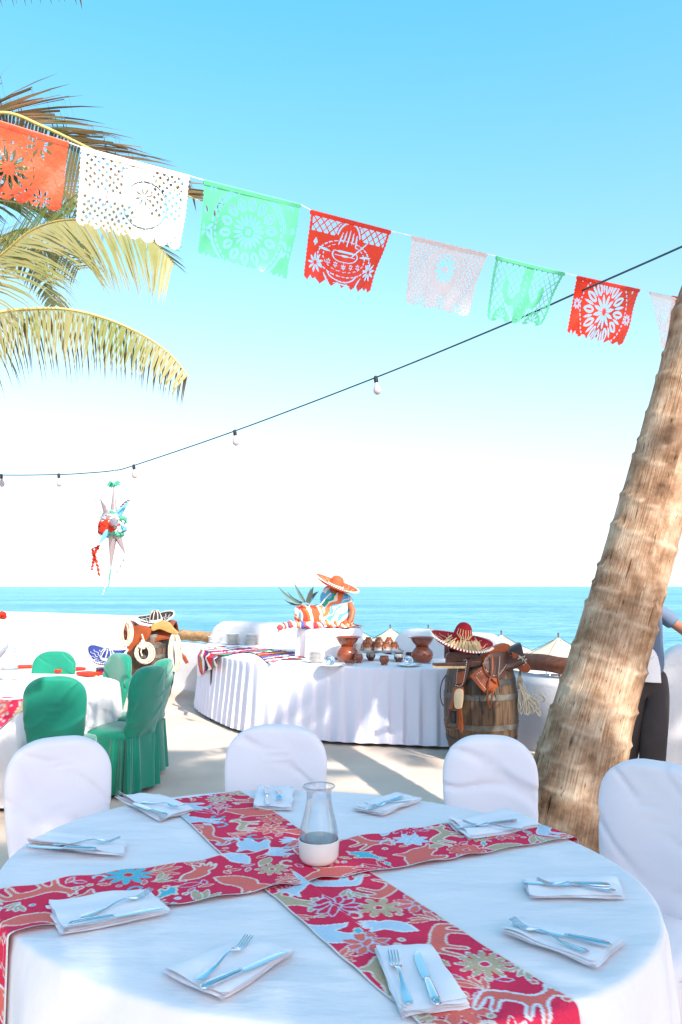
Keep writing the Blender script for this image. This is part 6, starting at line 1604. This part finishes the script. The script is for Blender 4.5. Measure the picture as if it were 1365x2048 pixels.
MB().tube([K(229, 941), K(229, 968)], .003, n=4).build('hanging_string', M['string'], t)
MB().tube([K(228, 968), K(228, 1000)], .003, n=4).build('hanging_string', M['string'], t)
# second pinata mostly outside the right edge
t2 = dup(t, at(1388, 1022, 5.2), (0, 0, 0.4), 'red pinata whose edge shows at the right border beside the palm trunk', (.8, .8, .8))

# ================================================================ PERSON
def skin_mesh(name, joints, edges, m, parent, o0, sub=2, root=0):
    me = bpy.data.meshes.new(name); me.from_pydata([Vector(j[0]) - o0 for j in joints], edges, []); o = bpy.data.objects.new(name, me); C.objects.link(o)
    bm = bmesh.new(); bm.from_mesh(me); bm.verts.ensure_lookup_table(); l = bm.verts.layers.skin.verify()
    for i, j in enumerate(joints):
        r = j[1]; bm.verts[i][l].radius = r if hasattr(r, '__len__') else (r, r); bm.verts[i][l].use_root = (i == root)
    bm.to_mesh(me); bm.free()
    o.modifiers.new('skin', 'SKIN'); s = o.modifiers.new('sub', 'SUBSURF'); s.levels = sub; s.render_levels = sub
    bpy.context.view_layer.update()
    ev = o.evaluated_get(bpy.context.evaluated_depsgraph_get()); nm = bpy.data.meshes.new_from_object(ev); nm.name = name
    o.modifiers.clear(); o.data = nm; nm.materials.clear(); nm.materials.append(m)
    for p in nm.polygons: p.use_smooth = True
    o.parent = parent; return o
DPn = 6.25
fx = at(1272, 1560, DPn).x; pr = thing('person', 'person in grey blue shirt, white apron and dark trousers behind the palm trunk', 'person', (fx, DPn, 0)); q0 = pr.location.copy()
def W(px, py, dd=0.0): return at(px, py, DPn + dd)
hip = W(1290, 1362); feetL = Vector((fx - .10, DPn + .05, .05)); feetR = Vector((fx + .10, DPn - .05, .05))
chest = W(1292, 1262); neck = W(1280, 1198); head = W(1268, 1168)
shR = W(1316, 1220); elR = W(1356, 1252, -.05); wrR = W(1392, 1282, -.18)
shL = W(1262, 1222, .06); elL = W(1240, 1262, .1); wrL = W(1256, 1300, -.1)
kR = (hip + feetR) / 2 + Vector((.02, -.06, .02)); kL = (hip + feetL) / 2 + Vector((-.04, -.03, 0))
hR = hip + Vector((.085, 0, -.05)); hL = hip + Vector((-.085, 0, -.05))
J = [(hip, (.085, .07)), (W(1295, 1315), (.10, .08)), (chest, (.15, .105)), (W(1286, 1222), (.13, .09)), (neck, .055), (W(1275, 1186), .052), (head, (.078, .09)), (head + Vector((-.01, -.01, .09)), (.07, .08)),
     (shR, .055), (elR, .042), (wrR, .030), (shL, .055), (elL, .042), (wrL, .030), (hR, .08), (kR, .06), (feetR + Vector((0, 0, .05)), .04), (hL, .08), (kL, .06), (feetL + Vector((0, 0, .05)), .04), (feetR + Vector((.03, -.14, -.01)), .035), (feetL + Vector((0, -.14, -.01)), .035)]
E_ = [(0, 1), (1, 2), (2, 3), (3, 4), (4, 5), (5, 6), (6, 7), (3, 8), (8, 9), (9, 10), (3, 11), (11, 12), (12, 13), (0, 14), (14, 15), (15, 16), (16, 20), (0, 17), (17, 18), (18, 19), (19, 21)]
body = skin_mesh('body', J, E_, M['skin'], pr, q0)
for wr, el, sx in ((wrR, elR, 1), (wrL, elL, -1)):       # hands with five fingers
    d = (wr - el).normalized(); s_ = d.cross(Vector((0, 0, 1))).normalized(); pj = [(wr, .026), (wr + d * .05, (.036, .018)), (wr + d * .085, (.036, .016))]; pe = [(0, 1), (1, 2)]
    for k in range(4):
        b = len(pj); o_f = s_ * (k - 1.5) * .019; ln = [.062, .072, .068, .05][k]
        pj += [(wr + d * .09 + o_f, .0085), (wr + d * (.09 + ln * .5) + o_f + Vector((0, 0, -.008)), .008), (wr + d * (.09 + ln) + o_f + Vector((0, 0, -.03)), .007)]; pe += [(2, b), (b, b + 1), (b + 1, b + 2)]
    b = len(pj); pj += [(wr + d * .03 + s_ * .038, .011), (wr + d * .07 + s_ * .055 + Vector((0, 0, -.01)), .009)]; pe += [(1, b), (b, b + 1)]
    skin_mesh('hand', pj, pe, M['skin'], pr, q0)
# face
hd = head - q0
MB().sphere(hd + Vector((-.05, -.072, .055)), .012, 8, 6).sphere(hd + Vector((.0, -.088, .055)), .012, 8, 6).build('eyes', M['black'], pr)
MB().sphere(hd + Vector((-.028, -.095, .03)), (.014, .02, .022), 8, 6).build('nose', M['skin'], pr)
MB().sphere(hd + Vector((-.026, -.088, -.005)), (.026, .008, .007), 8, 6).build('mouth', mat('lips', (.3, .08, .06), .5), pr)
MB().sphere(hd + Vector((.078, .01, .04)), (.012, .02, .03), 8, 6).sphere(hd + Vector((-.085, .01, .04)), (.012, .02, .03), 8, 6).build('ears', M['skin'], pr)
MB().sphere(hd + Vector((-.005, .022, .085)), (.092, .098, .085), 18, 12).build('hair', M['hair'], pr)
skin_mesh('shirt', [(W(1298, 1362), (.165, .14)), (W(1296, 1300), (.145, .115)), (chest, (.170, .125)), (W(1286, 1225), (.150, .11)), (W(1281, 1208), (.075, .075)), (shR, (.085, .075)), (shR.lerp(elR, .55), (.078, .070)), (shR.lerp(elR, .92), (.080, .068)), (shL, (.08, .07)), (shL.lerp(elL, .9), (.07, .065))],
          [(0, 1), (1, 2), (2, 3), (3, 4), (3, 5), (5, 6), (6, 7), (3, 8), (8, 9)], M['shirt'], pr, q0)
skin_mesh('trousers', [(hip + Vector((0, 0, .13)), (.150, .125)), (hip, (.155, .13)), (hR, (.115, .12)), (kR, (.105, .11)), (feetR + Vector((0, 0, .06)), (.10, .10)), (hL, (.115, .12)), (kL, (.105, .11)), (feetL + Vector((0, 0, .06)), (.10, .10))],
          [(0, 1), (1, 2), (2, 3), (3, 4), (1, 5), (5, 6), (6, 7)], M['trousers'], pr, q0)
for ft in (feetR, feetL): MB().sphere(ft - q0 + Vector((0, -.07, 0)), (.05, .14, .05), 14, 8).build('shoe', M['black'], pr)
def apron_d(x, y): return DPn - .16 - .02 * math.cos((x - 1296) / 14)
sheet('apron', [(1280, 1300), (1292, 1297), (1307, 1299), (1309, 1311), (1315, 1312), (1320, 1335), (1322, 1366), (1302, 1365), (1270, 1362), (1268, 1330)], lambda x, y: DPn - .165 + .0009 * abs(x - 1294) * abs(x - 1294) / 14, .012, M['cloth'], pr, q0, False, 3)
tubepx('apron_string', [(1283, 1311), (1292, 1322), (1302, 1320), (1312, 1312)], DPn - .175, .004, M['string'], pr, q0)
